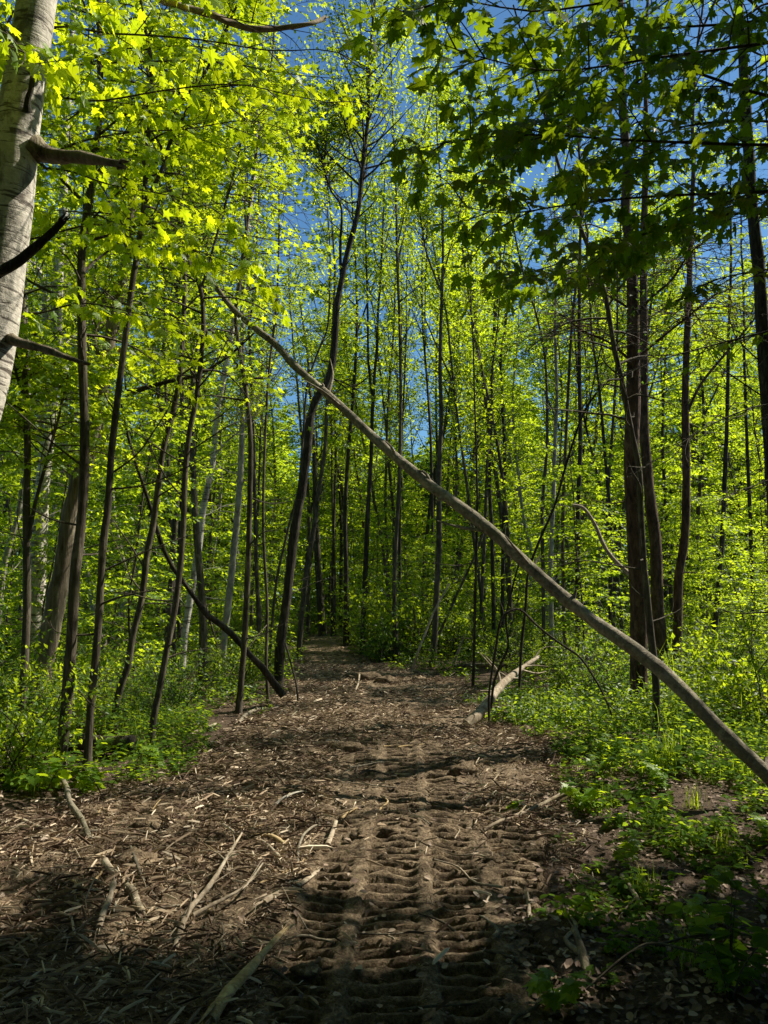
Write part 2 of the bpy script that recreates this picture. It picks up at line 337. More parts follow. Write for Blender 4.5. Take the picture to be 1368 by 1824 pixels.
# ------------------------------------------------------------------ ground and track
def grid_mesh(name, X, Y, Z, mat):
    nx, ny = len(X), len(Y); XX, YY = np.meshgrid(X, Y); V = np.stack([XX, YY, Z(XX, YY)], -1).reshape(-1, 3)
    i = np.arange(ny - 1)[:, None] * nx; j = np.arange(nx - 1)[None, :]
    Fc = np.stack([i + j, i + j + 1, i + nx + j + 1, i + nx + j], -1).reshape(-1, 4)
    b = MB(); b.add(V, Fc); return b.mesh(name, [mat], True)
gx = np.sinh(np.linspace(-6.3, 6.3, 360)) * 1.1; gy = np.sinh(np.linspace(-6.0, 6.3, 360)) * 1.1 + 6
def zg(x, y): return base_h(x, y) - 0.13 * np.clip(track_mask(x, y) / 0.18, 0, 1) + np.clip((fbm(x * 6, y * 6, 3) - 0.45) * 0.06, -.03, .03) * np.clip(12 / (np.abs(y) + 1), 0, 1)
tag(link('ground', grid_mesh('ground', gx, gy, zg, M['soil'])), kind='structure')
tx = np.arange(-3.4, 3.3, 0.02); ty = np.concatenate([np.arange(-4, 2.2, .06), np.arange(2.2, 9, 0.0092), 9 + np.cumsum(np.linspace(0.011, 0.09, 450))])
def zt(x, y):
    m = track_mask(x, y); return base_h(x, y) + track_h(x, y) - 0.16 * np.clip(-(m - 0.06) / 0.14, 0, 1)
tag(link('dirt_track', grid_mesh('dirt_track', tx, ty, zt, M['track'])), kind='structure')

# ------------------------------------------------------------------ tree generator
def unit(v): return v / (np.linalg.norm(v) + 1e-9)
def grow(mw, ml, P, R, r, t0=0.35, nl=26, ll=1.6, up=0.5, tw=7, lpt=7, ls=0.09, tmpl=KITE, flat=True, tl=0.55,
         lim_sides=4, twig_geo=True, clip=None, jitter=0.25, shape=0.6, drop=0.0, wmat=0, tmat=1, gaps=True):
    """limbs into mw (mat wmat); twigs (mat tmat) and leaves (mat 0) into ml"""
    s = np.concatenate([[0], np.cumsum(np.linalg.norm(np.diff(P, axis=0), axis=1))]); S = s[-1]
    lp, ld, ln = [], [], []
    az = r.random() * 6.28
    for k in range(nl):
        u = t0 + (1 - t0) * ((k + r.random()) / nl); q = u * S
        p = np.array([np.interp(q, s, P[:, a]) for a in range(3)]); rad = np.interp(q, s, R)
        az += 2.4 + r.normal() * 0.4
        f = (u - t0) / (1 - t0)
        L = ll * (0.45 + 0.75 * r.random()) * (1 - shape * f) * (0.55 + 0.45 * min(1, f * 4))
        e = up + r.normal() * 0.18
        d = np.array([math.cos(az) * math.cos(e), math.sin(az) * math.cos(e), math.sin(e)])
        n = 5; pts = [p]; dd = d.copy()
        for i in range(n):
            dd = unit(dd + r.normal(size=3) * 0.13 + np.array([0, 0, (-0.16 if flat else 0.16)]))
            pts.append(pts[-1] + dd * L / n)
        pts = np.array(pts)
        if clip is not None and not clip(pts[-1]): continue
        r0 = min(rad * 0.55, 0.006 + 0.010 * L); mw.tube(pts, np.linspace(r0, 0.0025, n + 1), lim_sides, wmat, cap=False)
        hd = unit(np.array([dd[0], dd[1], 0.0])); sd = np.array([-hd[1], hd[0], 0])
        for j in range(tw):
            w = 0.22 + 0.78 * (j + r.random()) / tw; q2 = w * n; i0 = min(int(q2), n - 1); b = pts[i0] + (pts[i0 + 1] - pts[i0]) * (q2 - i0)
            if flat: td = unit(hd * (0.5 + r.random() * 0.6) + sd * (1 if j % 2 else -1) * (0.7 + r.random() * .4) + np.array([0, 0, r.normal() * 0.16]))
            else: td = unit(dd * 0.7 + r.normal(size=3) * 0.6)
            if w > 0.95: td = unit(dd + r.normal(size=3) * 0.2)
            tln = tl * L * (1.05 - 0.6 * w) * (0.6 + 0.6 * r.random()) + 0.08
            e2 = b + td * tln + np.array([0, 0, (-0.05 if flat else 0.04) * tln])
            if twig_geo: ml.tube(np.array([b, (b + e2) / 2 + r.normal(size=3) * 0.02 * tln, e2]), [0.0032, .0024, .0012], 3, tmat, cap=False)
            m = max(2, int(lpt * (0.6 + 0.8 * r.random())))
            vv = np.linspace(0.25, 1.02, m)[:, None]
            c = b + (e2 - b) * vv
            alt = np.where(np.arange(m) % 2 == 0, 1, -1)[:, None]
            tsd = unit(np.cross(td, [0, 0, 1]))
            l = td[None, :] * 0.7 + tsd[None, :] * alt * 0.9 + r.normal(size=(m, 3)) * jitter + np.array([0, 0, -0.25 - drop])
            lp.append(c + l * 0.03); ld.append(l)
            nn = np.array([0, 0, 1.0]) + r.normal(size=(m, 3)) * (0.35 + jitter); ln.append(nn)
    if lp:
        lp = np.concatenate(lp); ld = np.concatenate(ld); ln = np.concatenate(ln)
        if gaps: kp = ~open_sky(lp); lp, ld, ln = lp[kp], ld[kp], ln[kp]
        ml.leaves(lp, ld, ln, ls * (0.6 + 0.7 * r.random(len(lp))), tmpl, 0)
    return len(lp)

# ------------------------------------------------------------------ traced trees
def trunk_path(pts, Y=None, H=None, dY=0.0):
    """pixel polyline from base upward; world path, base on the ground"""
    if Y is None: Y = gnd(*pts[0])[1]
    n = len(pts); W = [at(p[0], p[1], Y + dY * i / max(1, n - 1)) for i, p in enumerate(pts)]
    W[0][2] = gz(W[0][0], W[0][1]) - 0.06
    if H is not None and W[-1][2] < H:
        d = unit(W[-1] - W[-2]); p = W[-1].copy()
        while p[2] < H:
            d = unit(d + np.array([random.uniform(-.08, .08), random.uniform(-.08, .08), 0.15])); p = p + d * 0.9; W.append(p.copy())
    return np.array(W), Y
def traced(name, label, cat, pts, w0, w1, mat, H=None, Y=None, dY=0, sides=10, lump=0.18, group=None, crown=None, leaf='leaf', seed=1, flare=1.35, forks=(), limbs=()):
    W, Y = trunk_path(pts, Y, H, dY); n = max(14, int(len(W) * 4)); P = spline(W, n)
    k = Y / F * .84
    s = np.linspace(0, 1, n); rad = (w0 + (w1 - w0) * s) / 2 * k
    if H is not None and H > 0: rad = np.minimum(rad, rad[0] * (1.02 - 0.93 * s) + 0.006)
    rad[0] *= flare; rad[1] *= 1 + (flare - 1) * 0.3
    base = P[0].copy(); root = thing(name, label, cat, tuple(base), group)
    mw = MB(); ml = MB(); r = np.random.default_rng(seed)
    mw.tube(P, rad, sides, 0, lump)
    paths = [(P, rad)]
    for fk in forks:                       # (pixel points, w0, w1, Htop)
        fw, _ = trunk_path([fk[0][0]] + list(fk[0]), Y, None); fw = fw[1:]
        if len(fk) > 3:
            d = unit(fw[-1] - fw[-2]); p = fw[-1].copy(); lst = list(fw)
            while p[2] < fk[3]:
                d = unit(d + np.array([random.uniform(-.1, .1), random.uniform(-.1, .1), .15])); p = p + d * .8; lst.append(p.copy())
            fw = np.array(lst)
        m = max(8, len(fw) * 4); FP = spline(fw, m); FR = np.linspace(fk[1], fk[2], m) / 2 * k; mw.tube(FP, FR, 8, 0, lump); paths.append((FP, FR))
    for lb in limbs:                       # broken stubs and dead branches: parts of their own (points, w0, w1, matkey, label)
        lw = np.array([at(p[0], p[1], Y + (p[2] if len(p) > 2 else 0)) for p in lb[0]]); m = max(7, len(lw) * 4); LP = spline(lw, m); lm = MB()
        LR = np.linspace(lb[1], lb[2], m) / 2 * k * (1 + .7 * np.exp(-np.linspace(0, 1, m) * 9)); lm.tube(LP, LR, 14, 0, 0.5)
        # splintered tip
        td = unit(LP[-1] - LP[-2])
        for q in range(7):
            o_ = r.normal(size=3) * LR[-1] * 0.55; lm.tube(np.array([LP[-1] + o_ - td * .01, LP[-1] + o_ + td * LR[-1] * (1.5 + 2 * r.random())]), [LR[-1] * .45, LR[-1] * .05], 4, 0)
        bo = link('branch', lm.mesh('branch', [M[lb[3]]], True, base), (0, 0, 0), root)
        if len(lb) > 4: bo['label'] = lb[4]
    if name != 'birch_tree' or Y > 8:      # thin bare side shoots low on the stem
        for q in range(11):
            i = int(r.uniform(.10, .62) * (n - 1)); az = r.random() * 6.28; d = unit(np.array([math.cos(az), math.sin(az) * .7, r.uniform(-.15, .9)])); Lb = r.uniform(.35, 1.5); pts_ = [P[i]]
            for w_ in range(4): d = unit(d + r.normal(size=3) * .22 + np.array([0, 0, .06])); pts_.append(pts_[-1] + d * Lb / 4)
            tp = spline(np.array(pts_), 10); tr_ = np.linspace(min(rad[i] * .4, .011), .0022, 10); mw.tube(tp, tr_, 5, 0, .1, cap=False)
            for w_ in range(3):
                j = int(r.integers(3, 9)); d2 = unit(d + r.normal(size=3) * .6); mw.tube(np.array([tp[j], tp[j] + d2 * .12 * Lb + r.normal(size=3) * .01, tp[j] + d2 * .28 * Lb]), [tr_[j] * .6, .002, .0012], 4, 0, cap=False)
    if crown:
        cl = crown if isinstance(crown, list) else [crown]
        for i, (PP, RR) in enumerate(paths):
            c = dict(cl[min(i, len(cl) - 1)])
            if c: grow(mw, ml, PP, RR, r, **c)
    link('trunk', mw.mesh('trunk', [M[mat]], True, base), (0, 0, 0), root)
    if ml.n: link('crown', ml.mesh('crown', [M[leaf], M['twig']], False, base), (0, 0, 0), root)
    return root

SL = dict(t0=0.40, nl=34, ll=1.8, up=0.5, tw=8, lpt=7, ls=0.095, tmpl=LOBED)      # slender young maple
THIN = dict(t0=0.5, nl=22, ll=1.3, up=0.6, tw=7, lpt=6, ls=0.075, tmpl=KITE, flat=False)
BARE = dict(t0=0.55, nl=16, ll=1.5, up=0.75, tw=5, lpt=4, ls=0.07, tmpl=KITE, flat=False)

# --- left side, near to far
traced('birch_tree', 'thick white-barked birch leaning in at the upper left edge, with broken dark stubs', 'tree',
       [(-260, 1640), (-220, 1400), (-165, 1150), (-100, 900), (-55, 750), (-22, 620), (0, 470), (18, 350), (30, 240), (48, 120), (66, 0), (84, -120), (100, -260), (110, -420)],
       140, 116, 'birch', Y=4.0, H=9.5, sides=28, lump=0.07, flare=1.2, leaf='maple', seed=3,
       limbs=[([(62, 262), (88, 274), (110, 278, -.05), (150, 283, -.1), (185, 288, -.15), (214, 293, -.2)], 36, 17, 'snag', 'broken dark stub pointing right'),
              ([(50, 200, -.16), (50, 180, -.19), (56, 150, -.22), (58, 95, -.22)], 13, 7, 'bark_dark', 'short upright dead stub'),
              ([(-40, 500, -.1), (0, 485, -.25), (45, 455, -.3), (80, 425, -.33), (114, 392, -.35)], 28, 12, 'bark_dark', 'dark dead branch slanting up to the right'),
              ([(10, 600), (40, 612, -.1), (80, 622, -.15), (120, 636, -.2), (150, 646, -.2)], 22, 9, 'snag', 'low crooked dead branch'),
              ([(100, -200), (160, -110, .2), (220, -40, .3), (292, 0, .4), (347, 18, .5), (384, 29, .5), (413, 42, .6), (450, 51, .6), (500, 50, .7), (545, 44, .7), (578, 33, .8)], 26, 11, 'dead', 'long bare dead limb across the top')])
traced('slender_tree', 'thin dark tree beside the pale birch at far left, forking low', 'tree',
       [(36, 1308), (44, 1180), (48, 1050), (47, 910), (49, 780), (43, 647), (40, 500), (36, 380), (34, 250)], 17, 9, 'bark_grey', H=9, crown=SL, leaf='leaf', seed=4,
       forks=[([(52, 960), (62, 900), (78, 840), (92, 790), (108, 730), (122, 660)], 9, 4), ([(47, 720), (30, 670), (22, 610)], 7, 4)])
traced('birch_tree', 'pale grey-white birch with dark nicks behind the thin dark stem at far left', 'tree',
       [(50, 1235), (58, 1190), (66, 1064), (71, 933), (82, 812), (95, 680), (102, 532), (105, 450), (115, 400), (113, 347), (124, 110), (130, 30)], 34, 22, 'birch', H=14, Y=12, crown=THIN, leaf='leaf', seed=5,
       forks=[([(82, 812), (72, 760), (76, 690), (80, 600), (76, 500), (60, 470)], 16, 8)])
traced('snag_tree', 'broad weathered snag with peeling bark and orange fungus, crooked, left of the track', 'dead tree',
       [(62, 1262), (68, 1229), (89, 1130), (112, 1015), (124, 920), (150, 830), (176, 735), (190, 650), (203, 566), (222, 483), (232, 400), (238, 330)], 44, 20, 'snag', Y=10, H=8.5, sides=14, lump=0.35, crown=BARE, seed=6,
       forks=[([(185, 690), (176, 640), (168, 600), (178, 560), (192, 520)], 12, 6)],
       limbs=[([(196, 640, -.1), (210, 628, -.15)], 22, 12, 'splinter', 'orange bracket of fungus'), ([(226, 700), (262, 690), (300, 680), (350, 668), (400, 640), (450, 596)], 9, 4, 'bark_dark')])
traced('slender_tree', 'dark upright tree in the left foreground, thickest of the front stems', 'tree',
       [(108, 1385), (112, 1320), (118, 1262), (128, 1130), (133, 1032), (144, 933), (149, 860), (151, 780), (148, 680), (145, 550), (146, 440), (154, 384), (168, 292), (179, 183), (177, 110), (175, 0)], 24, 10, 'bark_grey', H=9.5, sides=14, crown=SL, leaf='maple', seed=7)
traced('slender_tree', 'smooth brown maple stem in the left foreground, forking high under bright leaves', 'tree',
       [(154, 1385), (159, 1300), (164, 1229), (174, 1130), (184, 966), (192, 905), (198, 812), (211, 697), (224, 598), (234, 516), (246, 440), (256, 365), (261, 274), (270, 183), (268, 102), (256, 37)], 17, 8, 'bark_grey', H=9.5, sides=14,
       crown=[dict(SL, t0=.5), dict(SL, t0=.2, nl=14, ll=1.3)], leaf='maple', seed=8, forks=[([(256, 365), (275, 330), (289, 300), (300, 262), (311, 238), (322, 219), (350, 160), (385, 90)], 10, 5, 7.5)])
traced('slender_tree', 'wavy thin tree with a sunlit lower stem, left of the track', 'tree',
       [(200, 1300), (207, 1255), (218, 1215), (228, 1186), (237, 1130), (253, 1064), (263, 982), (274, 927), (289, 812), (296, 779), (309, 730), (321, 664), (326, 582), (329, 500), (324, 420), (318, 300)], 15, 7, 'bark_grey', H=9, crown=SL, leaf='leaf', seed=9)
traced('slender_tree', 'thin tree bowed left at its foot, crossed by the dead leaning limb', 'tree',
       [(268, 1325), (275, 1270), (284, 1229), (299, 1147), (312, 1081), (322, 999), (327, 930), (329, 861), (336, 779), (349, 713), (359, 631), (362, 565), (356, 509), (340, 480), (325, 420)], 14, 6, 'bark_grey', H=9, crown=SL, leaf='leaf', seed=10,
       forks=[([(356, 520), (366, 490), (380, 440), (400, 370)], 6, 4, 7)])
traced('birch_tree', 'slim white birch leaning right in the middle distance left of the track', 'tree',
       [(323, 1200), (329, 1130), (342, 1048), (355, 966), (363, 900), (378, 828), (388, 730), (401, 664), (414, 582), (428, 483), (446, 365), (455, 280)], 15, 9, 'birch', Y=15, H=14, crown=THIN, leaf='leaf', seed=11, forks=[([(384, 810), (400, 790), (430, 765), (452, 745)], 5, 3)])
traced('slender_tree', 'straight thin grey stem just left of the leaning dark tree foot', 'tree',
       [(424, 1270), (431, 1196), (437, 1114), (442, 999), (444, 925), (446, 779), (434, 669), (425, 614), (420, 560), (430, 480), (440, 400)], 13, 7, 'bark_grey', H=10, crown=SL, leaf='leaf', seed=12)
traced('dark_tree', 'crooked dark-barked tree at the left edge of the track, curving right then upright', 'tree',
       [(495, 1232), (499, 1156), (506, 1101), (513, 1046), (519, 991), (525, 944), (538, 870), (546, 815), (553, 742), (566, 706), (583, 680), (594, 633), (598, 578), (601, 541), (609, 497), (620, 445), (636, 384), (644, 322), (648, 274), (655, 215), (657, 150)], 22, 8, 'bark_dark', H=13, sides=14, lump=0.28, crown=dict(t0=.60, nl=64, ll=1.9, up=.5, tw=8, lpt=9, ls=.075, tmpl=KITE, flat=False, shape=.3), leaf='leaf', seed=13,
       forks=[([(607, 490), (606, 440), (608, 370), (590, 340), (575, 290), (572, 230)], 7, 3)])
traced('slender_tree', 'thin stem leaning right behind the crooked dark tree', 'tree',
       [(532, 1172), (537, 1101), (543, 1046), (548, 999), (557, 955), (564, 900), (570, 860), (579, 797), (582, 730), (590, 640), (596, 500)], 12, 7, 'bark_grey', H=13, crown=SL, leaf='leaf', seed=14)
traced('slender_tree', 'straight dark trunk standing in the middle where the track bends away', 'tree',
       [(645, 1165), (648, 1083), (652, 991), (656, 900), (661, 815), (663, 742), (667, 669), (672, 614), (673, 560), (678, 497), (680, 450), (684, 350)], 12, 7, 'bark_dark', H=14, crown=THIN, leaf='leaf', seed=15,
       forks=[([(663, 710), (656, 640), (655, 560), (652, 450), (650, 380)], 6, 3)])
traced('slender_tree', 'straight brown trunk with a mossy foot right of the track bend', 'tree',
       [(770, 1187), (775, 1119), (778, 1046), (782, 973), (782, 925), (782, 834), (786, 742), (784, 669), (785, 596), (787, 523), (789, 450), (787, 350)], 13, 7, 'bark_grey', H=13.5, crown=dict(THIN, t0=.6), leaf='leaf', seed=16, flare=1.9,
       forks=[([(786, 520), (770, 480), (757, 440), (748, 380)], 5, 3), ([(788, 500), (800, 450), (815, 400), (825, 330)], 4, 2)])
traced('slender_tree', 'very thin upright stem between the mossy-footed tree and the pale fallen log', 'tree',
       [(842, 1218), (845, 1130), (848, 1000), (850, 900), (848, 800), (845, 700), (843, 620)], 6, 4, 'bark_dark', H=8, crown=THIN, leaf='leaf', seed=17)
traced('slender_tree', 'lean sapling stem left of the crooked dark tree', 'tree',
       [(478, 1253), (474, 1174), (476, 1083), (470, 973), (469, 889), (473, 761), (480, 650)], 7, 4, 'bark_grey', H=8, crown=THIN, leaf='leaf', seed=18)
traced('slender_tree', 'thin pale stem slanting up behind the crooked dark tree', 'tree',
       [(478, 1145), (491, 1046), (506, 973), (519, 918), (532, 870), (541, 761), (547, 688), (564, 633), (583, 585), (587, 523), (588, 450)], 6, 4, 'bark_grey', Y=16, H=12, crown=THIN, leaf='leaf', seed=19)
traced('slender_tree', 'sunlit grey trunk behind the thin stems left of the track', 'tree',
       [(394, 1165), (400, 1130), (408, 1064), (418, 966), (424, 900), (427, 860), (431, 779), (431, 680), (432, 560)], 15, 10, 'bark_pale', Y=16, H=14, crown=THIN, leaf='leaf', seed=20)
traced('slender_tree', 'light brown trunk seen between the wavy tree and the bowed tree', 'tree',
       [(294, 1150), (300, 1090), (306, 1015), (312, 930), (318, 860), (322, 779), (324, 700), (322, 600)], 12, 8, 'bark_grey', Y=15, H=13, crown=THIN, leaf='leaf', seed=21)
traced('pale_tree', 'short pale trunk leaning right at the far left edge', 'tree',
       [(-12, 1130), (3, 1041), (14, 982), (33, 915), (42, 850), (50, 760)], 14, 9, 'bark_pale', Y=12.5, H=9, crown=BARE, seed=22)
# --- leaning and dead
def limb_thing(name, label, cat, pts, w0, w1, mat, sides=10, lump=.2, nseg=5, cap=True, group=None, twigs=0, seed=1, knots=0, smooth=True):
    """pts: (px,py,Y or None=on ground)"""
    W = []; ks = []
    for p in pts:
        if len(p) == 2 or p[2] is None:
            g = gnd(p[0], p[1], 0.03); g[2] = gz(g[0], g[1]) + 0.03
        else: g = at(*p)
        W.append(g)
    W = np.array(W); n = max(6, len(W) * nseg); P = spline(W, n)
    rad = np.linspace(w0, w1, n) / 2 * P[:, 1] / F
    b = MB(); b.tube(P, rad, sides, 0, lump, cap)
    r = np.random.default_rng(seed)
    for k in range(knots):
        i = int(r.uniform(.05, .95) * (n - 2)) + 1; tg = unit(P[i + 1] - P[i - 1]); d = unit(np.cross(tg, r.normal(size=3))); R_ = rad[i]
        b.tube(np.array([P[i], P[i] + d * R_ * .8, P[i] + d * R_ * 1.12, P[i] + d * R_ * r.uniform(1.3, 2.4) + tg * R_ * .5]), [R_ * .75, R_ * .55, R_ * .33, R_ * .18], 8, 0, .4)
    for k in range(twigs):
        q = r.uniform(.3, .98); i = int(q * (n - 1)); d = unit(unit(P[min(i + 1, n - 1)] - P[i - 1]) + r.normal(size=3) * .7 + np.array([0, 0, .3])); L = r.uniform(.15, .7) * (1 if P[i, 1] > 6 else .5)
        p2 = P[i] + d * L * .5; p3 = p2 + unit(d + r.normal(size=3) * .35) * L * .5
        b.tube(spline([P[i], p2, p3], 6), np.linspace(rad[i] * .45, rad[i] * .1, 6), 5, 0, .1)
    o = link(name, b.mesh(name, [M[mat]], smooth, W[0]), tuple(W[0])); return tag(o, label, cat, group)

limb_thing('fallen_tree', 'long bare trunk leaning diagonally across the whole view from lower right to upper left', 'fallen tree',
      [(1455, 1462, 5.75), (1400, 1412, 5.8), (1358, 1372, 5.85), (1288, 1306, 5.95), (1233, 1247, 6.05), (1179, 1196, 6.2), (1124, 1152, 6.35), (1069, 1114, 6.5), (1014, 1072, 6.65), (959, 1024, 6.8), (915, 984, 6.95), (879, 949, 7.05), (820, 903, 7.2), (765, 863, 7.4), (711, 819, 7.6), (663, 777, 7.8), (619, 735, 8.0), (575, 695, 8.2), (528, 655, 8.4), (491, 614, 8.6), (455, 585, 8.7), (420, 556, 8.8), (385, 512, 8.9), (345, 455, 9.0), (305, 400, 9.1)],
      28, 7, 'bark_log', 26, .2, 9, twigs=9, knots=18, seed=12)
limb_thing('leaning_limb', 'dark crooked dead limb slanting up left from the foot of the crooked dark tree', 'dead branch',
      [(505, 1240, 11.2), (490, 1220, 11.2), (468, 1190, 11.1), (444, 1166, 11), (418, 1135, 10.9), (395, 1114, 10.8), (368, 1094, 10.7), (335, 1048, 10.5), (309, 1012, 10.3), (289, 972, 10.2), (280, 943, 10.1), (262, 884, 10), (243, 828, 9.9), (227, 772, 9.8), (216, 720, 9.7)], 13, 4, 'bark_dark', 10, .3)
limb_thing('leaning_stick', 'thin pale stick propped against the mossy-footed tree', 'stick', [(733, 1197, 16), (745, 1160, 16), (758, 1127, 16.2), (775, 1085, 16.5), (800, 1040, 17)], 5, 3, 'dead')
limb_thing('leaning_stick', 'thin dark stick slanting up right behind the mossy-footed tree', 'stick', [(782, 1130, 19), (800, 1090, 19), (820, 1045, 19), (846, 990, 19), (860, 950, 19)], 5, 4, 'bark_grey')
limb_thing('leaning_stick', 'short pale stick standing in the brush right of the mossy-footed tree', 'stick', [(808, 1183, 17.5), (818, 1155, 17.5), (828, 1130, 17.5)], 5, 3, 'dead')
limb_thing('leaning_stick', 'thin dead stick leaning against the dark tree at the track edge', 'stick', [(531, 1248, 10.5), (527, 1215, 10.6), (518, 1180, 10.8), (508, 1145, 11)], 4, 3, 'bark_dark')
limb_thing('arching_stem', 'thin vine-like stem arching over beside the pale fallen log', 'stem',
      [(871, 1285, 9.3), (872, 1229, 9.3), (883, 1156, 9.3), (892, 1105, 9.3), (910, 1088, 9.3), (928, 1087, 9.3), (959, 1116, 9.3), (996, 1145, 9.2), (1032, 1170, 9.2), (1058, 1207, 9.1), (1076, 1240, 9.1), (1090, 1275, 9.1)], 4.5, 3.5, 'bark_dark', 8, .2, twigs=10, seed=4)
limb_thing('arching_stem', 'thin dark stem rising in a long curve behind the leaning trunk', 'stem',
      [(925, 1225, 9.6), (929, 1150, 9.6), (936, 1085, 9.6), (941, 1020, 9.6), (960, 965, 9.6), (988, 900, 9.6), (1005, 840, 9.6), (1020, 790, 9.6), (1040, 735, 9.6), (1062, 700, 9.6)], 5, 4, 'bark_dark', 8, .15, twigs=8, seed=5)
limb_thing('arching_stem', 'pale curved branch arching into the big reddish trunk', 'stem',
      [(1020, 900, 11.5), (1040, 906, 11.4), (1060, 935, 11.3), (1075, 970, 11.2), (1092, 995, 11.1), (1120, 1022, 11)], 6, 8, 'dead', 8, .15)
limb_thing('arching_stem', 'thin stem curving up left of the pale fallen log', 'stem', [(874, 1262, 9.7), (880, 1215, 9.7), (893, 1180, 9.7), (905, 1150, 9.7), (901, 1100, 9.8), (912, 1050, 9.8), (925, 1000, 9.8)], 5, 3, 'bark_dark', 7, .2, twigs=8, seed=6)
limb_thing('fallen_log', 'pale bleached log lying at the right edge of the track with broken root end', 'log',
      [(832, 1292, 9.4), (848, 1277, 9.5), (862, 1258, 9.7), (878, 1238, 9.9), (895, 1218, 10.2), (912, 1203, 10.5), (935, 1186, 10.9), (960, 1170, 11.2)], 19, 6, 'dead', 12, .4, twigs=9, seed=3)
limb_thing('fallen_log', 'long dark log lying in the undergrowth at the right edge', 'log', [(1205, 1194, 14), (1260, 1192, 13.9), (1320, 1194, 13.8), (1390, 1196, 13.7), (1480, 1200, 13.6)], 11, 14, 'bark_dark', 12, .2)
limb_thing('fallen_log', 'thin dark log lying across the brush behind the pale fallen log', 'log', [(808, 1186, 16.2), (870, 1184, 16), (930, 1184, 15.8), (1000, 1186, 15.6), (1060, 1188, 15.4)], 6, 8, 'bark_grey', 10, .2)
limb_thing('fallen_log', 'short thick cut log lying between the front stems at the left', 'log', [(122, 1318, 8.3), (160, 1322, 8.2), (200, 1326, 8.1), (236, 1324, 8.0)], 28, 30, 'bark_dark', 16, .15)

# --- right side
PINE = dict(t0=.5, nl=40, ll=1.6, up=.1, tw=6, lpt=5, ls=.08, tmpl=KITE, flat=True)
traced('pine_tree', 'stout reddish-brown trunk, the thickest on the right, rising from the undergrowth', 'tree',
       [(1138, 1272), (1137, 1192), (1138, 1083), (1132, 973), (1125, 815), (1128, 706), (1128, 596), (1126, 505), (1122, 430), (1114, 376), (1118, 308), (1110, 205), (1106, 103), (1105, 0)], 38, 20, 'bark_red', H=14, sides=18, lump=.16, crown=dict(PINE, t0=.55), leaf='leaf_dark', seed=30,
       forks=[([(1136, 560), (1160, 530), (1195, 500), (1230, 450), (1270, 420)], 7, 3), ([(1122, 550), (1090, 530), (1060, 515), (1040, 480)], 6, 3), ([(1132, 640), (1180, 600), (1230, 560), (1280, 520)], 7, 3), ([(1120, 640), (1085, 610), (1040, 590), (1000, 560)], 6, 3)])
traced('pine_tree', 'second reddish trunk close behind the stoutest one on the right', 'tree',
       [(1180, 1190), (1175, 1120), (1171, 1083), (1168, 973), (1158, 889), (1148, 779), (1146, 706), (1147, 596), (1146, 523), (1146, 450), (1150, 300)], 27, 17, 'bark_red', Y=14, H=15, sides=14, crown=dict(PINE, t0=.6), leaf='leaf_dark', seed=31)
traced('slender_tree', 'pale thin stem crossing in front of the stout reddish trunk, bending left higher up', 'tree',
       [(1169, 1318), (1168, 1211), (1160, 1138), (1153, 1064), (1146, 991), (1141, 900), (1138, 834), (1127, 779), (1118, 735), (1106, 669), (1095, 625), (1087, 578), (1078, 523), (1058, 468), (1040, 420), (1010, 340), (985, 260)], 16, 6, 'bark_grey', H=8.5, sides=12, crown=SL, leaf='maple_shaded', seed=32)
traced('slender_tree', 'brown trunk immediately right of the two reddish ones', 'tree',
       [(1201, 1200), (1207, 1119), (1209, 1028), (1218, 973), (1222, 911), (1222, 815), (1221, 706), (1224, 596), (1228, 505), (1231, 400), (1235, 300)], 20, 11, 'bark_red', Y=14, H=14, crown=THIN, leaf='leaf', seed=33,
       forks=[([(1222, 740), (1245, 690), (1275, 650), (1310, 610), (1350, 560)], 7, 4)])
traced('slender_tree', 'slim dark trunk bending slightly right, standing over the long dark log', 'tree',
       [(1267, 1178), (1274, 1119), (1281, 1028), (1287, 950), (1291, 850), (1295, 750), (1298, 600), (1302, 480)], 11, 7, 'bark_dark', Y=17, H=13, crown=SL, leaf='leaf', seed=34)
traced('dark_tree', 'dark trunk rising along the right edge behind hanging maple leaves', 'tree',
       [(1398, 1290), (1392, 1200), (1385, 1000), (1374, 800), (1364, 669), (1357, 578), (1352, 480), (1341, 376), (1334, 274), (1325, 130), (1315, 0), (1308, -150)], 36, 25, 'bark_dark', Y=9, H=14, sides=16, lump=.25, crown=dict(t0=.55, nl=50, ll=2.4, up=.3, tw=9, lpt=8, ls=.11, tmpl=LOBED), leaf='maple_shaded', seed=35)
traced('slender_tree', 'thin trunk near the right edge behind the undergrowth', 'tree',
       [(1346, 1140), (1340, 1028), (1336, 918), (1331, 800), (1326, 650), (1324, 500)], 9, 6, 'bark_dark', Y=20, H=14, crown=SL, leaf='leaf', seed=36)
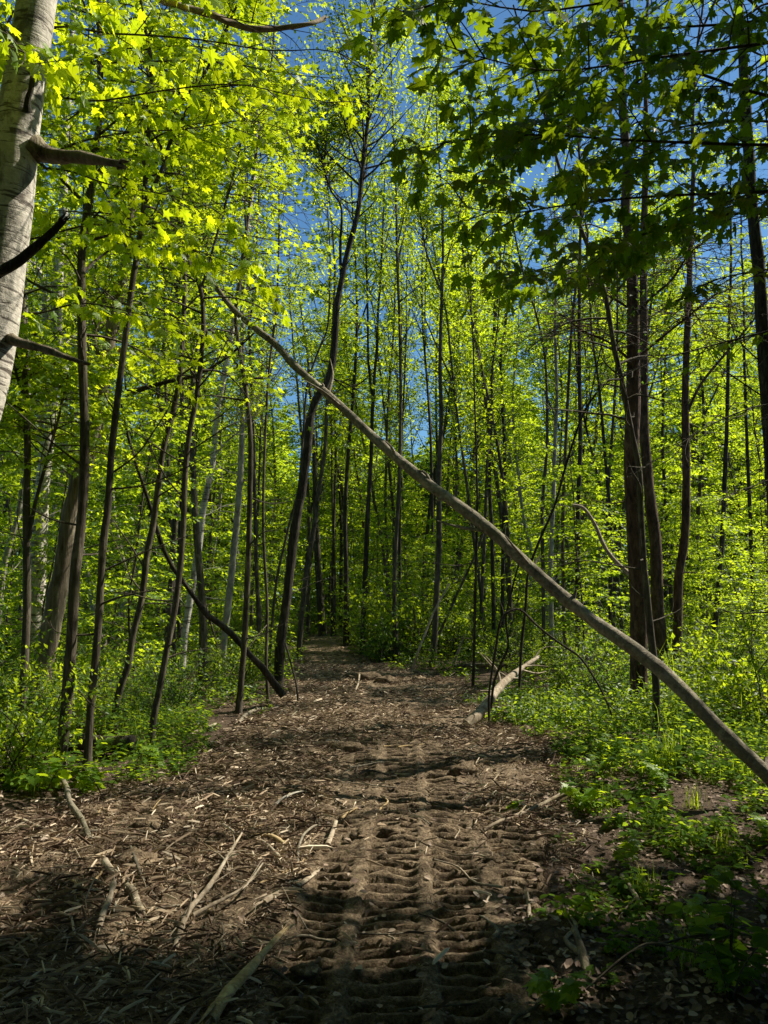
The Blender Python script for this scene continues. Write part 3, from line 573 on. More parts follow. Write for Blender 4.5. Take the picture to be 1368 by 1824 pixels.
for i, (pts, w0, w1, Y, lab, mt) in enumerate([
        ([(968, 1125), (967, 1010), (966, 900), (974, 800), (974, 706), (970, 633), (955, 560), (930, 480)], 8, 6, 17, 'left stem of a close pair right of the track, under the leaning trunk', 'bark_grey'),
        ([(982, 1140), (981, 1010), (985, 900), (989, 779), (992, 706), (989, 596), (990, 500)], 10, 7, 17, 'right stem of a close pair right of the track, under the leaning trunk', 'bark_pale'),
        ([(1007, 1175), (1003, 1028), (1003, 900), (1012, 700), (1020, 560), (1030, 480)], 8, 5, 15, 'thin dark stem just right of the close pair', 'bark_grey'),
        ([(1029, 1168), (1029, 1028), (1030, 900), (1034, 779), (1032, 669), (1032, 523), (1034, 400)], 11, 7, 15, 'straight dark trunk left of the pale arching branch', 'bark_dark'),
        ([(1085, 1115), (1087, 1010), (1087, 925), (1078, 815), (1067, 688), (1054, 596), (1050, 520)], 9, 6, 18, 'dark curved trunk just left of the stout reddish one', 'bark_dark'),
        ([(1111, 1125), (1100, 1028), (1088, 960), (1082, 900), (1090, 780)], 8, 5, 18, 'short thin trunk tucked against the left side of the stout reddish one', 'bark_grey'),
        ([(879, 1085), (877, 980), (875, 925), (872, 860), (875, 779), (877, 669), (883, 578), (890, 480)], 9, 6, 20, 'dark double-stemmed tree right of the track, left stem', 'bark_dark'),
        ([(893, 1085), (896, 1000), (897, 943), (899, 815), (895, 724), (892, 633), (901, 578), (905, 480)], 9, 6, 20.4, 'dark double-stemmed tree right of the track, right stem', 'bark_dark'),
        ([(712, 1045), (712, 900), (714, 815), (718, 730), (722, 640)], 7, 5, 24, 'dark thin trunk in the middle distance between the two straight trunks', 'bark_dark'),
        ([(702, 1060), (702, 950), (699, 890), (692, 823), (688, 760)], 9, 7, 27, 'thicker shaded trunk behind the leaning trunk at mid view', 'bark_grey'),
        ([(575, 1124), (571, 1080), (567, 1020), (564, 960)], 16, 11, 30, 'broad dark trunk at the far end of the track', 'bark_dark'),
        ([(548, 1122), (549, 1060), (551, 980)], 9, 7, 31, 'slim trunk left of the broad dark one at the far end of the track', 'bark_grey'),
        ([(592, 1118), (592, 1060), (594, 980)], 7, 5, 32, 'thin dark trunk right of the broad dark one at the track end', 'bark_dark'),
        ([(607, 1116), (607, 1060), (608, 960)], 8, 6, 34, 'slim dark trunk deep in shade where the track vanishes', 'bark_dark'),
        ([(619, 1117), (618, 1050), (617, 950)], 9, 7, 33, 'dark trunk left of the straight central trunk, far back', 'bark_dark')]):
    traced('slender_tree', lab, 'tree', pts, w0, w1, mt, Y=Y, H=12 + (i % 4), crown=dict(THIN, ls=.09, nl=26), leaf='leaf_far', seed=40 + i, sides=8)

# ------------------------------------------------------------------ near hanging maple foliage
def maple_bough(mw, ml, pts, w0, r, n_side=9, side_len=.7, lp=7, ls=.115, pet=True):
    P = spline(np.array(pts), 24); rad = np.linspace(w0, .002, 24); mw.tube(P, rad, 7, 0, .1)
    s = np.linspace(0, 1, 24); LP, LD, LN = [], [], []
    for k in range(n_side):
        w = .18 + .82 * (k + r.random()) / n_side; i = min(22, int(w * 23)); b = P[i]; d0 = unit(P[i + 1] - P[i])
        sd = unit(np.cross(d0, [0, 0, 1])) * (1 if k % 2 else -1)
        td = unit(d0 * .8 + sd * r.uniform(.5, 1.0) + np.array([0, 0, r.normal() * .22])); L = side_len * (1.1 - .55 * w) * r.uniform(.6, 1.2)
        mid = b + td * L * .5 + r.normal(size=3) * .03; e = mid + unit(td + r.normal(size=3) * .2 + np.array([0, 0, -.12])) * L * .5
        Q = spline(np.array([b, mid, e]), 8); ml.tube(Q, np.linspace(.0045, .0014, 8), 4, 1, cap=False)
        m = max(3, int(lp * r.uniform(.7, 1.3)))
        for v in np.linspace(.15, 1, m):
            q = Q[min(7, int(v * 7))]
            for sg in ((1, -1) if v < 1 else (1, -1, 0)):
                tsd = unit(np.cross(td, [0, 0, 1])) * sg
                ldv = unit(td * (.5 if sg else 1) + tsd * .9 + r.normal(size=3) * .3 + np.array([0, 0, -.25]))
                pl = r.uniform(.03, .08); lpz = q + ldv * pl
                if pet: ml.tube(np.array([q, lpz]), [.0011, .0009], 3, 1, cap=False)
                LP.append(lpz); LD.append(unit(ldv + np.array([0, 0, -.45]) + r.normal(size=3) * .2)); LN.append(np.array([0, 0, 1.]) + r.normal(size=3) * .5)
    LP = np.array(LP); kp = ~open_sky(LP); LP = LP[kp]; LD = np.array(LD)[kp]; LN = np.array(LN)[kp]; ml.leaves(LP, LD, LN, ls * r.uniform(.55, 1.15, len(LP)), MAPLE, 0)
def bough_tree(name, label, base, trunk_pts, r0, boughs, leaf, mat, seed, ls=.115, **kw):
    r = np.random.default_rng(seed); root = thing(name, label, 'tree', tuple(base)); mw = MB(); ml = MB()
    P = spline(np.array(trunk_pts), 30); mw.tube(P, np.linspace(r0, r0 * .35, 30), 16, 0, .12)
    for b in boughs:
        pts = [at(*q) for q in b[0]]
        i = int(np.argmin(np.linalg.norm(P - pts[0], axis=1) + np.abs(P[:, 2] - pts[0][2] + .3)))
        pts = [P[i]] + pts; maple_bough(mw, ml, pts, b[1], r, n_side=b[2], side_len=b[3], ls=ls, **kw)
    link('trunk', mw.mesh('trunk', [M[mat]], True, base), (0, 0, 0), root)
    link('crown', ml.mesh('crown', [M[leaf], M['twig']], False, base), (0, 0, 0), root)
    return root
bx, by = 3.1, 4.6
right_boughs = []
rr = random.Random(5)
BR = [[(1480, 60, 4.0), (1368, 76, 3.8), (1190, 100, 3.6), (1000, 126, 3.4), (880, 108, 3.3), (760, 70, 3.2)],
      [(1480, 250, 4.2), (1368, 258, 4), (1130, 250, 3.8), (960, 240, 3.7), (820, 250, 3.6), (700, 275, 3.5)],
      [(1480, 335, 4.4), (1368, 341, 4.2), (1160, 350, 4), (1010, 365, 3.9), (900, 380, 3.8), (790, 360, 3.7)],
      [(1480, -60, 3.9), (1300, -40, 3.7), (1100, 0, 3.5), (950, 20, 3.4), (800, 0, 3.3), (690, 40, 3.2)],
      [(1480, 160, 4.6), (1368, 170, 4.5), (1190, 120, 4.3), (1090, 180, 4.2), (960, 215, 4.1), (880, 270, 4.0)],
      [(1480, 420, 4.8), (1350, 380, 4.7), (1200, 400, 4.6), (1060, 450, 4.5), (960, 480, 4.4), (880, 500, 4.3)],
      [(1480, 330, 5.2), (1320, 350, 5.1), (1180, 440, 5), (1080, 470, 4.9), (1000, 520, 4.8)],
      [(1480, 560, 5.6), (1368, 590, 5.5), (1250, 620, 5.4), (1150, 650, 5.3), (1080, 690, 5.2)],
      [(1480, 740, 6.2), (1368, 720, 6.1), (1260, 760, 6), (1200, 800, 5.9), (1120, 850, 5.8)],
      [(1480, 880, 6.4), (1400, 850, 6.4), (1330, 870, 6.3), (1260, 900, 6.2)],
      [(1480, 20, 4.6), (1330, 40, 4.5), (1180, 50, 4.4), (1060, 60, 4.3), (960, 50, 4.2)],
      [(1480, 230, 5), (1340, 215, 4.9), (1200, 230, 4.8), (1080, 290, 4.7), (1000, 310, 4.6)],
      [(1480, 470, 5.2), (1368, 480, 5.1), (1270, 500, 5), (1200, 540, 4.9)]]
for i, b in enumerate(BR): right_boughs.append((b, .013, 21, .62))
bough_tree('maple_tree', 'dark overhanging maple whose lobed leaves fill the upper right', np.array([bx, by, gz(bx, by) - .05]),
           [(bx, by, gz(bx, by) - .05), (bx + .05, by, 1.5), (bx - .1, by + .1, 3.2), (bx - .2, by, 5), (bx - .1, by, 7.5), (bx, by + .1, 9)], .11, right_boughs, 'maple_shaded', 'bark_grey', 61, ls=.092)
lx, ly = -3.25, 5.4
BL = [[(60, 190, 5.0), (180, 180, 4.9), (300, 160, 4.8), (420, 150, 4.7), (520, 170, 4.6), (620, 190, 4.5)],
      [(60, 60, 4.8), (200, 60, 4.7), (350, 70, 4.6), (480, 90, 4.5), (590, 90, 4.4), (670, 130, 4.3)],
      [(80, 280, 5.3), (200, 240, 5.2), (330, 230, 5.1), (440, 215, 5), (540, 240, 4.9)],
      [(60, -30, 4.6), (200, -20, 4.5), (350, 20, 4.5), (450, 40, 4.4), (560, 60, 4.3)],
      [(80, 420, 5.8), (180, 400, 5.7), (290, 430, 5.7), (390, 460, 5.6), (470, 500, 5.5)],
      [(80, 300, 5.5), (200, 330, 5.5), (310, 350, 5.5), (400, 380, 5.4)],
      [(-40, 60, 4.4), (40, 90, 3.6), (30, 130, 3.3)],
      [(60, 560, 6.2), (150, 540, 6.1), (250, 560, 6.1), (340, 580, 6)],
      [(100, 120, 5.6), (250, 110, 5.5), (390, 110, 5.4), (500, 130, 5.3), (600, 140, 5.2)],
      [(400, 470, 5.6), (480, 500, 5.5), (560, 560, 5.4)]]
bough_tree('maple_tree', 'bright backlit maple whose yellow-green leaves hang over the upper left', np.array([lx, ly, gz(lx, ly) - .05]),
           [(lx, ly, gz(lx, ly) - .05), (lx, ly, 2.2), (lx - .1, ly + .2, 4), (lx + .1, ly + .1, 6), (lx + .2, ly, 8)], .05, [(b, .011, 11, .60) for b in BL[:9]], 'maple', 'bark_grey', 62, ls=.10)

# ------------------------------------------------------------------ shared background trees
def variant(H, seed, kw, lean=0.3, r0=.07, extra_fork=True, mats=('bark_grey', 'leaf_far')):
    r = np.random.default_rng(seed); n = 9; P = [np.zeros(3)]; d = unit(np.array([r.normal() * .06, r.normal() * .06, 1]))
    for i in range(n):
        d = unit(d + np.array([r.normal() * .06, r.normal() * .06, .12])); P.append(P[-1] + d * H / n)
    P = spline(np.array(P), 22); R = np.linspace(r0, .012, 22); R[0] *= 1.3; mw, ml = MB(), MB(); mw.tube(P, R, 7, 0, .15)
    kw = dict(kw, gaps=False); grow(mw, ml, P, R, r, **kw)
    if extra_fork:
        i = 8 + int(r.integers(0, 5)); az = r.random() * 6.28; e = [P[i]]; d = unit(np.array([math.cos(az) * .45, math.sin(az) * .45, 1]))
        for k in range(5): d = unit(d + np.array([0, 0, .1]) + r.normal(size=3) * .05); e.append(e[-1] + d * (H - P[i][2]) / 5.5)
        E = spline(np.array(e), 14); ER = np.linspace(R[i] * .7, .01, 14); mw.tube(E, ER, 6, 0, .15)
        k2 = dict(kw); k2['nl'] = max(6, kw['nl'] // 2); k2['t0'] = .25; grow(mw, ml, E, ER, r, **k2)
    return mw.mesh('trunk', [M[mats[0]]], True), ml.mesh('crown', [M[mats[1]], M['twig']], False)
TALL = [variant(15, 100 + i, dict(t0=.30, nl=46, ll=2.2, up=.6, tw=9, lpt=8, ls=.13, tmpl=KITE, flat=bool(i % 2), lim_sides=3, twig_geo=False, tl=.5), r0=.085, mats=(['bark_grey', 'bark_dark', 'bark_grey', 'bark_pale', 'bark_red'][i], 'leaf_far')) for i in range(5)]
SPARSE = [variant(15, 120 + i, dict(t0=.40, nl=30, ll=1.9, up=.8, tw=7, lpt=7, ls=.10, tmpl=KITE, flat=False, lim_sides=3, twig_geo=True, tl=.45), r0=.06, mats=(['bark_grey', 'bark_dark', 'bark_grey'][i], 'leaf')) for i in range(3)]
UNDER = [variant(6.5, 140 + i, dict(t0=.10, nl=40, ll=1.9, up=.28, tw=9, lpt=9, ls=.115, tmpl=KITE, flat=True, lim_sides=3, twig_geo=False, tl=.55, shape=.5), r0=.03, extra_fork=False, mats=('bark_grey', 'leaf_far')) for i in range(4)]
DENSE = [variant(13, 160 + i, dict(t0=.04, nl=100, ll=3.2, up=.3, tw=10, lpt=9, ls=.24, tmpl=KITE, flat=True, lim_sides=3, twig_geo=False, tl=.55), r0=.12, mats=(['bark_dark', 'bark_grey', 'bark_dark'][i], ['leaf_far', 'leaf_far', 'leaf_dark'][i])) for i in range(3)]
def shrub_variant(seed, H, leaf, ls=.06):
    r = np.random.default_rng(seed); mw, ml = MB(), MB(); P_, D_, N_ = [], [], []
    for k in range(16):
        az = r.random() * 6.28; sp = r.uniform(.1, .6); p = np.array([r.normal() * .12, r.normal() * .12, -.03]); d = unit(np.array([math.cos(az) * sp, math.sin(az) * sp, 1])); pts = [p]
        L = H * r.uniform(.6, 1.15)
        for i in range(5): d = unit(d + r.normal(size=3) * .13 + np.array([math.cos(az) * .08, math.sin(az) * .08, -.02])); pts.append(pts[-1] + d * L / 5)
        pts = spline(np.array(pts), 10); mw.tube(pts, np.linspace(.011, .002, 10), 4, 0, cap=False)
        for j in range(13):
            w = r.uniform(.2, 1); i = min(8, int(w * 9)); td = unit(r.normal(size=3) + np.array([math.cos(az), math.sin(az), .2])); l = L * .3 * r.uniform(.4, 1)
            b = pts[i]; e = b + td * l; m = 9; v = np.linspace(.15, 1, m)[:, None]
            P_.append(b + (e - b) * v + r.normal(size=(m, 3)) * .02); D_.append(td + r.normal(size=(m, 3)) * .7); N_.append(np.array([0, 0, 1.]) + r.normal(size=(m, 3)) * .5)
            mw.tube(np.array([b, e]), [.003, .001], 3, 0, cap=False)
    P_ = np.concatenate(P_); ml.leaves(P_, np.concatenate(D_), np.concatenate(N_), ls * r.uniform(.6, 1.3, len(P_)), OVAL if ls > .07 else KITE, 0)
    return mw.mesh('stem', [M['twig']], True), ml.mesh('foliage', [M[leaf]], False)
SHRUB = [shrub_variant(200, 1.4, 'herb', .065), shrub_variant(201, 1.7, 'leaf', .07), shrub_variant(202, 1.2, 'leaf_dark', .06), shrub_variant(203, 1.5, 'herb', .055)]
def place(name, var, x, y, s, rz, label, cat, group, parts=('trunk', 'crown')):
    root = tag(link(name, None, (x, y, gz(x, y) - .04)), label, cat, group); root.rotation_euler = (0, 0, rz); root.scale = (s[0], s[0], s[1])
    link(parts[0], var[0], parent=root); link(parts[1], var[1], parent=root); return root
def side(x, y):
    px = 684 + F * x / y
    return 'edge_left' if px < 200 else 'left' if px < 500 else 'mid' if px < 860 else 'right' if px < 1120 else 'edge_right'
def in_track(x, y, m=.6): return y < 33 and float(track_mask(np.float64(x), np.float64(y))) > -m
R2 = random.Random(21)
taken = []
def spot(y0, y1, mind=1.6, pxr=None, tries=80):
    for _ in range(tries):
        y = y0 + (y1 - y0) * R2.random(); px = R2.uniform(*(pxr or (-160, 1530))); x = (px - 684) / F * y
        if in_track(x, y, .8): continue
        if mind < 2.3 and y < 26 and any(open_sky([[x + dx, y + dy, z]]).any() for z in (4, 6, 8, 10) for dx, dy in ((0, 0), (.8, 0), (-.8, 0))) and R2.random() < .93: continue
        if all((x - a) ** 2 + (y - b) ** 2 > mind ** 2 for a, b in taken): taken.append((x, y)); return x, y
    return None
WHERE = {'edge_left': 'at the left margin', 'left': 'left of the track', 'mid': 'straight ahead', 'right': 'right of the track', 'edge_right': 'at the right margin'}
BARKN = {'bark_grey': 'brown-stemmed', 'bark_dark': 'dark-stemmed', 'bark_pale': 'pale-stemmed', 'bark_red': 'reddish-stemmed'}
LMK = [(15, 'the leaning white birch'), (60, 'the far left pale birch'), (112, 'the weathered snag'), (140, 'the thickest front stem'), (180, 'the smooth forking maple stem'), (255, 'the wavy tree'), (315, 'the bowed tree'), (350, 'the slim leaning birch'), (410, 'the sunlit grey trunk'), (440, 'the straight grey stem'), (475, 'the lean sapling stem'), (515, 'the crooked dark tree'), (545, 'the right-leaning stem'), (610, 'the track end'), (652, 'the straight central trunk'), (712, 'the mid-view thin trunks'), (777, 'the mossy-footed tree'), (846, 'the very thin stem'), (888, 'the double-stemmed tree'), (975, 'the close stem pair'), (1030, 'the trunk by the arching branch'), (1087, 'the dark curved trunk'), (1134, 'the stoutest reddish trunk'), (1172, 'the second reddish trunk'), (1210, 'the brown trunk'), (1278, 'the trunk over the long log'), (1340, 'the thin right-edge trunk')]
def scatter(n, y0, y1, vars_, name, adj, cat, depth, s0, s1, mind, pxr=None, parts=('trunk', 'crown'), midscale=.85):
    for i in range(n):
        p = spot(y0, y1, mind=mind, pxr=pxr)
        if not p: continue
        x, y = p; sd_ = side(x, y); s = R2.uniform(s0, s1)
        if sd_ == 'mid': s *= midscale
        v = R2.choice(vars_); bn = BARKN.get(v[0].materials[0].name.replace('bark_grey_brown', 'bark_grey').replace('bark_reddish', 'bark_red').replace('bark_pale_grey', 'bark_pale'), '')
        px = 684 + F * x / y; lm_ = min(LMK, key=lambda q: abs(q[0] - px))[1]
        if px < -20: lm_ = 'the leaning white birch, at the frame edge'
        if px > 1390: lm_ = 'the dark right-edge trunk, at the frame edge'
        rel = '' if 'frame edge' in lm_ else ('left of and ' if min(LMK, key=lambda q: abs(q[0] - px))[0] > px else 'right of and ')
        lab = f'{adj} {bn} {cat} {rel if "closing" not in depth else ""}{depth} {lm_}'.replace('  ', ' ')
        place(name, v, x, y, (s * R2.uniform(.9, 1.15), s), R2.random() * 6.28, lab, cat, f'{adj} {cat}s in the woods, {depth} the nearer stems', parts)
scatter(34, 14, 24, SPARSE + TALL[:4], 'slender_tree', 'slender', 'tree', 'behind', .75, 1.05, 1.3)
scatter(44, 11, 24, UNDER, 'sapling', 'low leafy', 'sapling', 'near', .5, .95, 1.2)
scatter(60, 24, 42, TALL, 'slender_tree', 'tall leafy', 'tree', 'far behind', .8, 1.12, 1.7, midscale=.95)
scatter(50, 22, 42, UNDER, 'sapling', 'leafy', 'sapling', 'far behind', .8, 1.35, 1.8)
scatter(16, 26, 42, SPARSE, 'slender_tree', 'tall thin-crowned', 'tree', 'far behind', 1.05, 1.3, 1.2, pxr=(540, 880), midscale=1.0)
scatter(56, 42, 60, DENSE, 'dense_tree', 'broad dense', 'tree', 'closing the view behind', .8, 1.15, 2.4)
scatter(60, 9, 24, SHRUB, 'shrub', 'low green', 'shrub', 'near', .6, 1.1, .9, parts=('stem', 'foliage'))
scatter(50, 24, 44, SHRUB, 'shrub', 'tall green', 'shrub', 'deep behind', 1.2, 2.0, 1.4, parts=('stem', 'foliage'))
# the bushes at the bend of the track
for i, (px, py, s_, v, lab) in enumerate([(690, 1178, 1.3, 2, 'dark bush at the foot of the straight central trunk'), (735, 1172, 1.7, 1, 'big pale green bush filling the bend of the track'), (820, 1170, 1.6, 0, 'green bush behind the mossy-footed tree'), (668, 1160, 1.4, 1, 'rounded bush just behind the straight central trunk'),
        (900, 1190, 1.0, 0, 'low bush behind the pale fallen log'), (620, 1150, .6, 0, 'small bush where the track bends away'), (1090, 1260, .8, 2, 'dark bush beside the foot of the stoutest reddish trunk'), (1010, 1240, .55, 0, 'low bush below the leaning trunk'), (240, 1290, .55, 2, 'shrub between the wavy tree and the bowed tree'), (30, 1390, .75, 1, 'leafy shrub at the left edge below the birch')]):
    g = gnd(px, py); place('shrub', SHRUB[v], g[0], g[1], (s_, s_), i * 1.3, lab, 'shrub', None, ('stem', 'foliage'))
# the far wood, one mass behind everything
b = MB(); n = 60000; r = np.random.default_rng(77); a = r.uniform(math.radians(50), math.radians(130), n); rd = r.uniform(62, 85, n); zz = 15 * r.random(n) ** 0.8 * (0.55 + 0.8 * vn(a * 40, rd * 0 + 3))
b.leaves(np.stack([rd * np.cos(a), rd * np.sin(a), zz], -1), r.normal(size=(n, 3)), np.array([0, 0, 1.]) + r.normal(size=(n, 3)) * .6, .75 * r.uniform(.5, 1.2, n), KITE, 0)
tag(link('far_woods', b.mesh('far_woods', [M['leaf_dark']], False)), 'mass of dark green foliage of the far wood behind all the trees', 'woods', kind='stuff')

# off-frame trees to the right whose crowns shade the foreground
for i, (x, y, H_, ll) in enumerate([(5.0, 5.4, 10.5, 2.8), (7.6, 7.2, 12, 3.2), (4.4, 2.2, 9.5, 2.6), (7.4, 4.4, 11, 3.0), (6.6, 1.0, 10, 2.8), (9.6, 6.2, 12, 3.2)]):
    rs = np.random.default_rng(300 + i); base = np.array([x, y, gz(x, y) - .06]); Ps = spline(np.array([base, base + [.1, 0, H_ * .35], base + [-.1, .15, H_ * .7], base + [.05, .1, H_]]), 24); Rs = np.linspace(.12, .012, 24)
    root = thing('shade_tree', ['leafy tree off the right edge, nearest the leaning trunk', 'tallest leafy tree off the right edge', 'leafy tree off the right edge beside the camera', 'leafy tree off the right edge in the middle of the shade row', 'leafy tree off the right edge, lowest toward the viewer', 'leafy tree off the right edge, outermost'][i], 'tree', tuple(base), 'shade trees beside the track')
    mw, ml = MB(), MB(); mw.tube(Ps, Rs, 10, 0, .15); grow(mw, ml, Ps, Rs, rs, t0=.32, nl=110, ll=ll, up=.3, tw=10, lpt=10, ls=.17, tmpl=KITE, flat=True, lim_sides=4, twig_geo=False, shape=.4)
    link('trunk', mw.mesh('trunk', [M['bark_grey']], True, base), (0, 0, 0), root); link('crown', ml.mesh('crown', [M['maple_shaded'], M['twig']], False, base), (0, 0, 0), root)

for i, (x, y, s_) in enumerate([(-6.5, 1.5, .9), (-9, 6, 1), (-5.5, -3, .95), (-2.5, -5.5, .9), (1.5, -4.5, .9), (5, -4.5, 1), (9.5, -1.5, 1), (-10, -1.5, 1), (-7, -8, 1.1), (-1, -9.5, 1.1), (4.5, -9, 1.1), (10, -7, 1.1), (-13, 4, 1.1), (13, 3, 1), (-1.4, -3.2, .75)]):  # unseen trees added to keep sky light off the foreground
    place('dense_tree', DENSE[i % 3], x, y, (s_, s_), i * 1.1, 'broad dense tree added unseen behind or beside the viewpoint to block sky light', 'tree', 'unseen dense trees added around the viewpoint to block sky light')
OVER = [variant(12, 180 + i, dict(t0=.45, nl=95, ll=3.2, up=.25, tw=10, lpt=9, ls=.22, tmpl=KITE, flat=True, lim_sides=3, twig_geo=False, shape=.35), r0=.11, mats=('bark_grey', 'maple_shaded')) for i in range(2)]
for i, (x, y, s_) in enumerate([(1.9, -1.6, 1), (-1.7, -2.2, 1), (-4.6, 2.2, .95), (-4.2, -.6, 1), (4.0, -1.0, 1), (0, -4.5, 1.05)]):  # crowns added above the viewpoint to darken the foreground
    place('sky_block_tree', OVER[i % 2], x, y, (s_, s_), i * 1.7, 'high-crowned tree added around the viewpoint to block light over the foreground', 'tree', 'high-crowned trees added around the viewpoint to block light')
for i, (px, Y, s_) in enumerate([(706, 19, 1.25), (764, 24, 1.35), (852, 21, 1.25), (618, 24.5, 1.3), (915, 23, 1.2), (690, 27, 1.3)]):
    x = (px - 684) / F * Y; place('poplar_tree', (SPARSE + TALL[1:3])[i % 5], x, Y, (1.0, s_), i * 2.1, ['tall poplar-like tree crowning the top centre gap', 'tall poplar-like tree behind the mossy-footed tree', 'tall poplar-like tree left of the double-stemmed pair', 'tall poplar-like tree beside the track bend', 'tall poplar-like tree right of the double-stemmed pair', 'tall poplar-like tree behind the straight central trunk'][i], 'tree', 'tall poplar-like trees around the sky gap')
for i, (x, y) in enumerate([(6.3, 9.9), (6.6, 8.6), (8.0, 10.6)]):
    P = spline(np.array([(x, y, -.05), (x + .1, y, 3), (x - .05, y + .1, 6), (x, y, 10)]), 20); b = MB(); b.tube(P, np.linspace(.10, .03, 20), 9, 0, .15); root = thing('slender_tree', f'straight bare-boled tree outside the right edge, {["nearest the dark edge trunk", "nearer the viewer", "farthest right"][i]}', 'tree', (x, y, 0), 'bare-boled trees outside the right edge')
    ml = MB(); mw = b; grow(mw, ml, P, np.linspace(.10, .03, 20), np.random.default_rng(i + 70), **THIN); link('trunk', mw.mesh('trunk', [M['bark_grey']], True, (x, y, 0)), parent=root); link('crown', ml.mesh('crown', [M['leaf'], M['twig']], False, (x, y, 0)), parent=root)

# ------------------------------------------------------------------ undergrowth (nobody could count it)
def field(n, y0, y1, pw, pxr, hf, r, leafn=(6, 12), ls=(.03, .06), tmpl=KITE, mats=('herb',), name='undergrowth', keep=None, label=''):
    y = y0 * (y1 / y0) ** (r.random(n) ** pw); px = r.uniform(pxr[0], pxr[1], n); x = (px - 684) / F * y
    ok = track_mask(x, y) < -0.05
    ok &= (fbm(x * .8 + 3, y * .8, 3) > .36) & (r.random(n) < .35 + np.clip(-track_mask(x, y), 0, .65))
    if keep is not None: ok &= keep(x, y)
    x, y = x[ok], y[ok]; n = len(x); z = base_h(x, y); ed = np.clip(-track_mask(x, y) / 1.3, 0, 1); H = hf(x, y) * r.uniform(.3, 1.2, n) * (0.35 + 1.1 * vn(x * .7, y * .7)) * (.3 + .7 * ed)
    b = MB(); PP, DD, NN, SS = [], [], [], []
    for k in range(leafn[1]):
        w = (k + r.random(n)) / leafn[1]; az = r.random(n) * 6.28; rad = (.05 + .22 * H) * (0.4 + w) * r.random(n)
        PP.append(np.stack([x + rad * np.cos(az), y + rad * np.sin(az), z + H * (.15 + .85 * w)], -1))
        DD.append(np.stack([np.cos(az), np.sin(az), r.normal(size=n) * .3 - .1], -1)); NN.append(np.array([0, 0, 1.]) + r.normal(size=(n, 3)) * .35)
        SS.append(r.uniform(ls[0], ls[1], n) * (1 + y / 16))
    b.leaves(np.concatenate(PP), np.concatenate(DD), np.concatenate(NN), np.concatenate(SS), tmpl, 0)
    st = (np.array([(0, -.5, 0), (0, .5, 0), (1, 0, 0)]), [(0, 1, 2)])
    b.leaves(np.stack([x, y, z - .02], -1), np.stack([r.normal(size=n) * .15, r.normal(size=n) * .15, np.ones(n)], -1), r.normal(size=(n, 3)), H, st, 1, wscale=.012)
    k = r.random(n) < .16; xg, yg, zg_ = np.repeat(x[k], 4), np.repeat(y[k], 4), np.repeat(z[k], 4); Hg = np.repeat(H[k], 4) * 1.15 + .06; m_ = len(xg); az = r.random(m_) * 6.28
    b.leaves(np.stack([xg + r.normal(size=m_) * .05, yg + r.normal(size=m_) * .05, zg_], -1), np.stack([np.cos(az) * .35, np.sin(az) * .35, np.ones(m_)], -1), -np.stack([np.cos(az), np.sin(az), np.full(m_, -.1)], -1), Hg * r.uniform(.4, 1, m_), BLADE, 0, .35)
    tag(link(name, b.mesh(name, [M[mats[0]], M['twig']], False)), label, 'undergrowth', kind='stuff')
r = np.random.default_rng(5)
def keep_near(x, y):
    px = 684 + F * x / y; lg = (px > 105) & (px < 255) & (y > 6.6) & (y < 8.8) & (vn(x * 9, y * 9) < .9)
    return ~lg & ((px < 560) & (y > 5.6) | (px > 820) & ((y > 6.8) | ((fbm(x * 1.4, y * 1.4, 3) > np.where(y > 5, .34, .52)) & (y > 4))))
field(7500, 3.2, 10, .8, (-200, 1560), lambda x, y: np.clip((y - 2.5) * .075, .08, .5), r, (6, 11), (.022, .045), OVAL, keep=keep_near, label='fine-leaved green undergrowth around the near stems and track edges')
field(15000, 9, 45, .9, (-200, 1560), lambda x, y: np.clip(.30 + y * .022, .3, 1.1), r, (6, 12), (.028, .05), KITE, label='waist-high green undergrowth carpeting the wood floor')

# leaf litter
n = 26000; y = 2.0 * (14 / 2.0) ** r.random(n); x = r.uniform(-.62, .62, n) * y; m = track_mask(x, y); ok = (m < .25) | (r.random(n) < .12); x, y = x[ok], y[ok]; n = len(x)
z = np.maximum(zg(x, y), zt(x, y)) + r.uniform(.003, .03, n); az = r.random(n) * 6.28
b = MB(); b.leaves(np.stack([x, y, z], -1), np.stack([np.cos(az), np.sin(az), r.normal(size=n) * .25], -1), np.array([0, 0, 1.]) + r.normal(size=(n, 3)) * .4, r.uniform(.018, .05, n), OVAL, 0, 1.2)
tag(link('leaf_litter', b.mesh('leaf_litter', [M['litter']], False)), 'brown dead leaves littering the ground beside the track', 'leaf litter', kind='stuff')

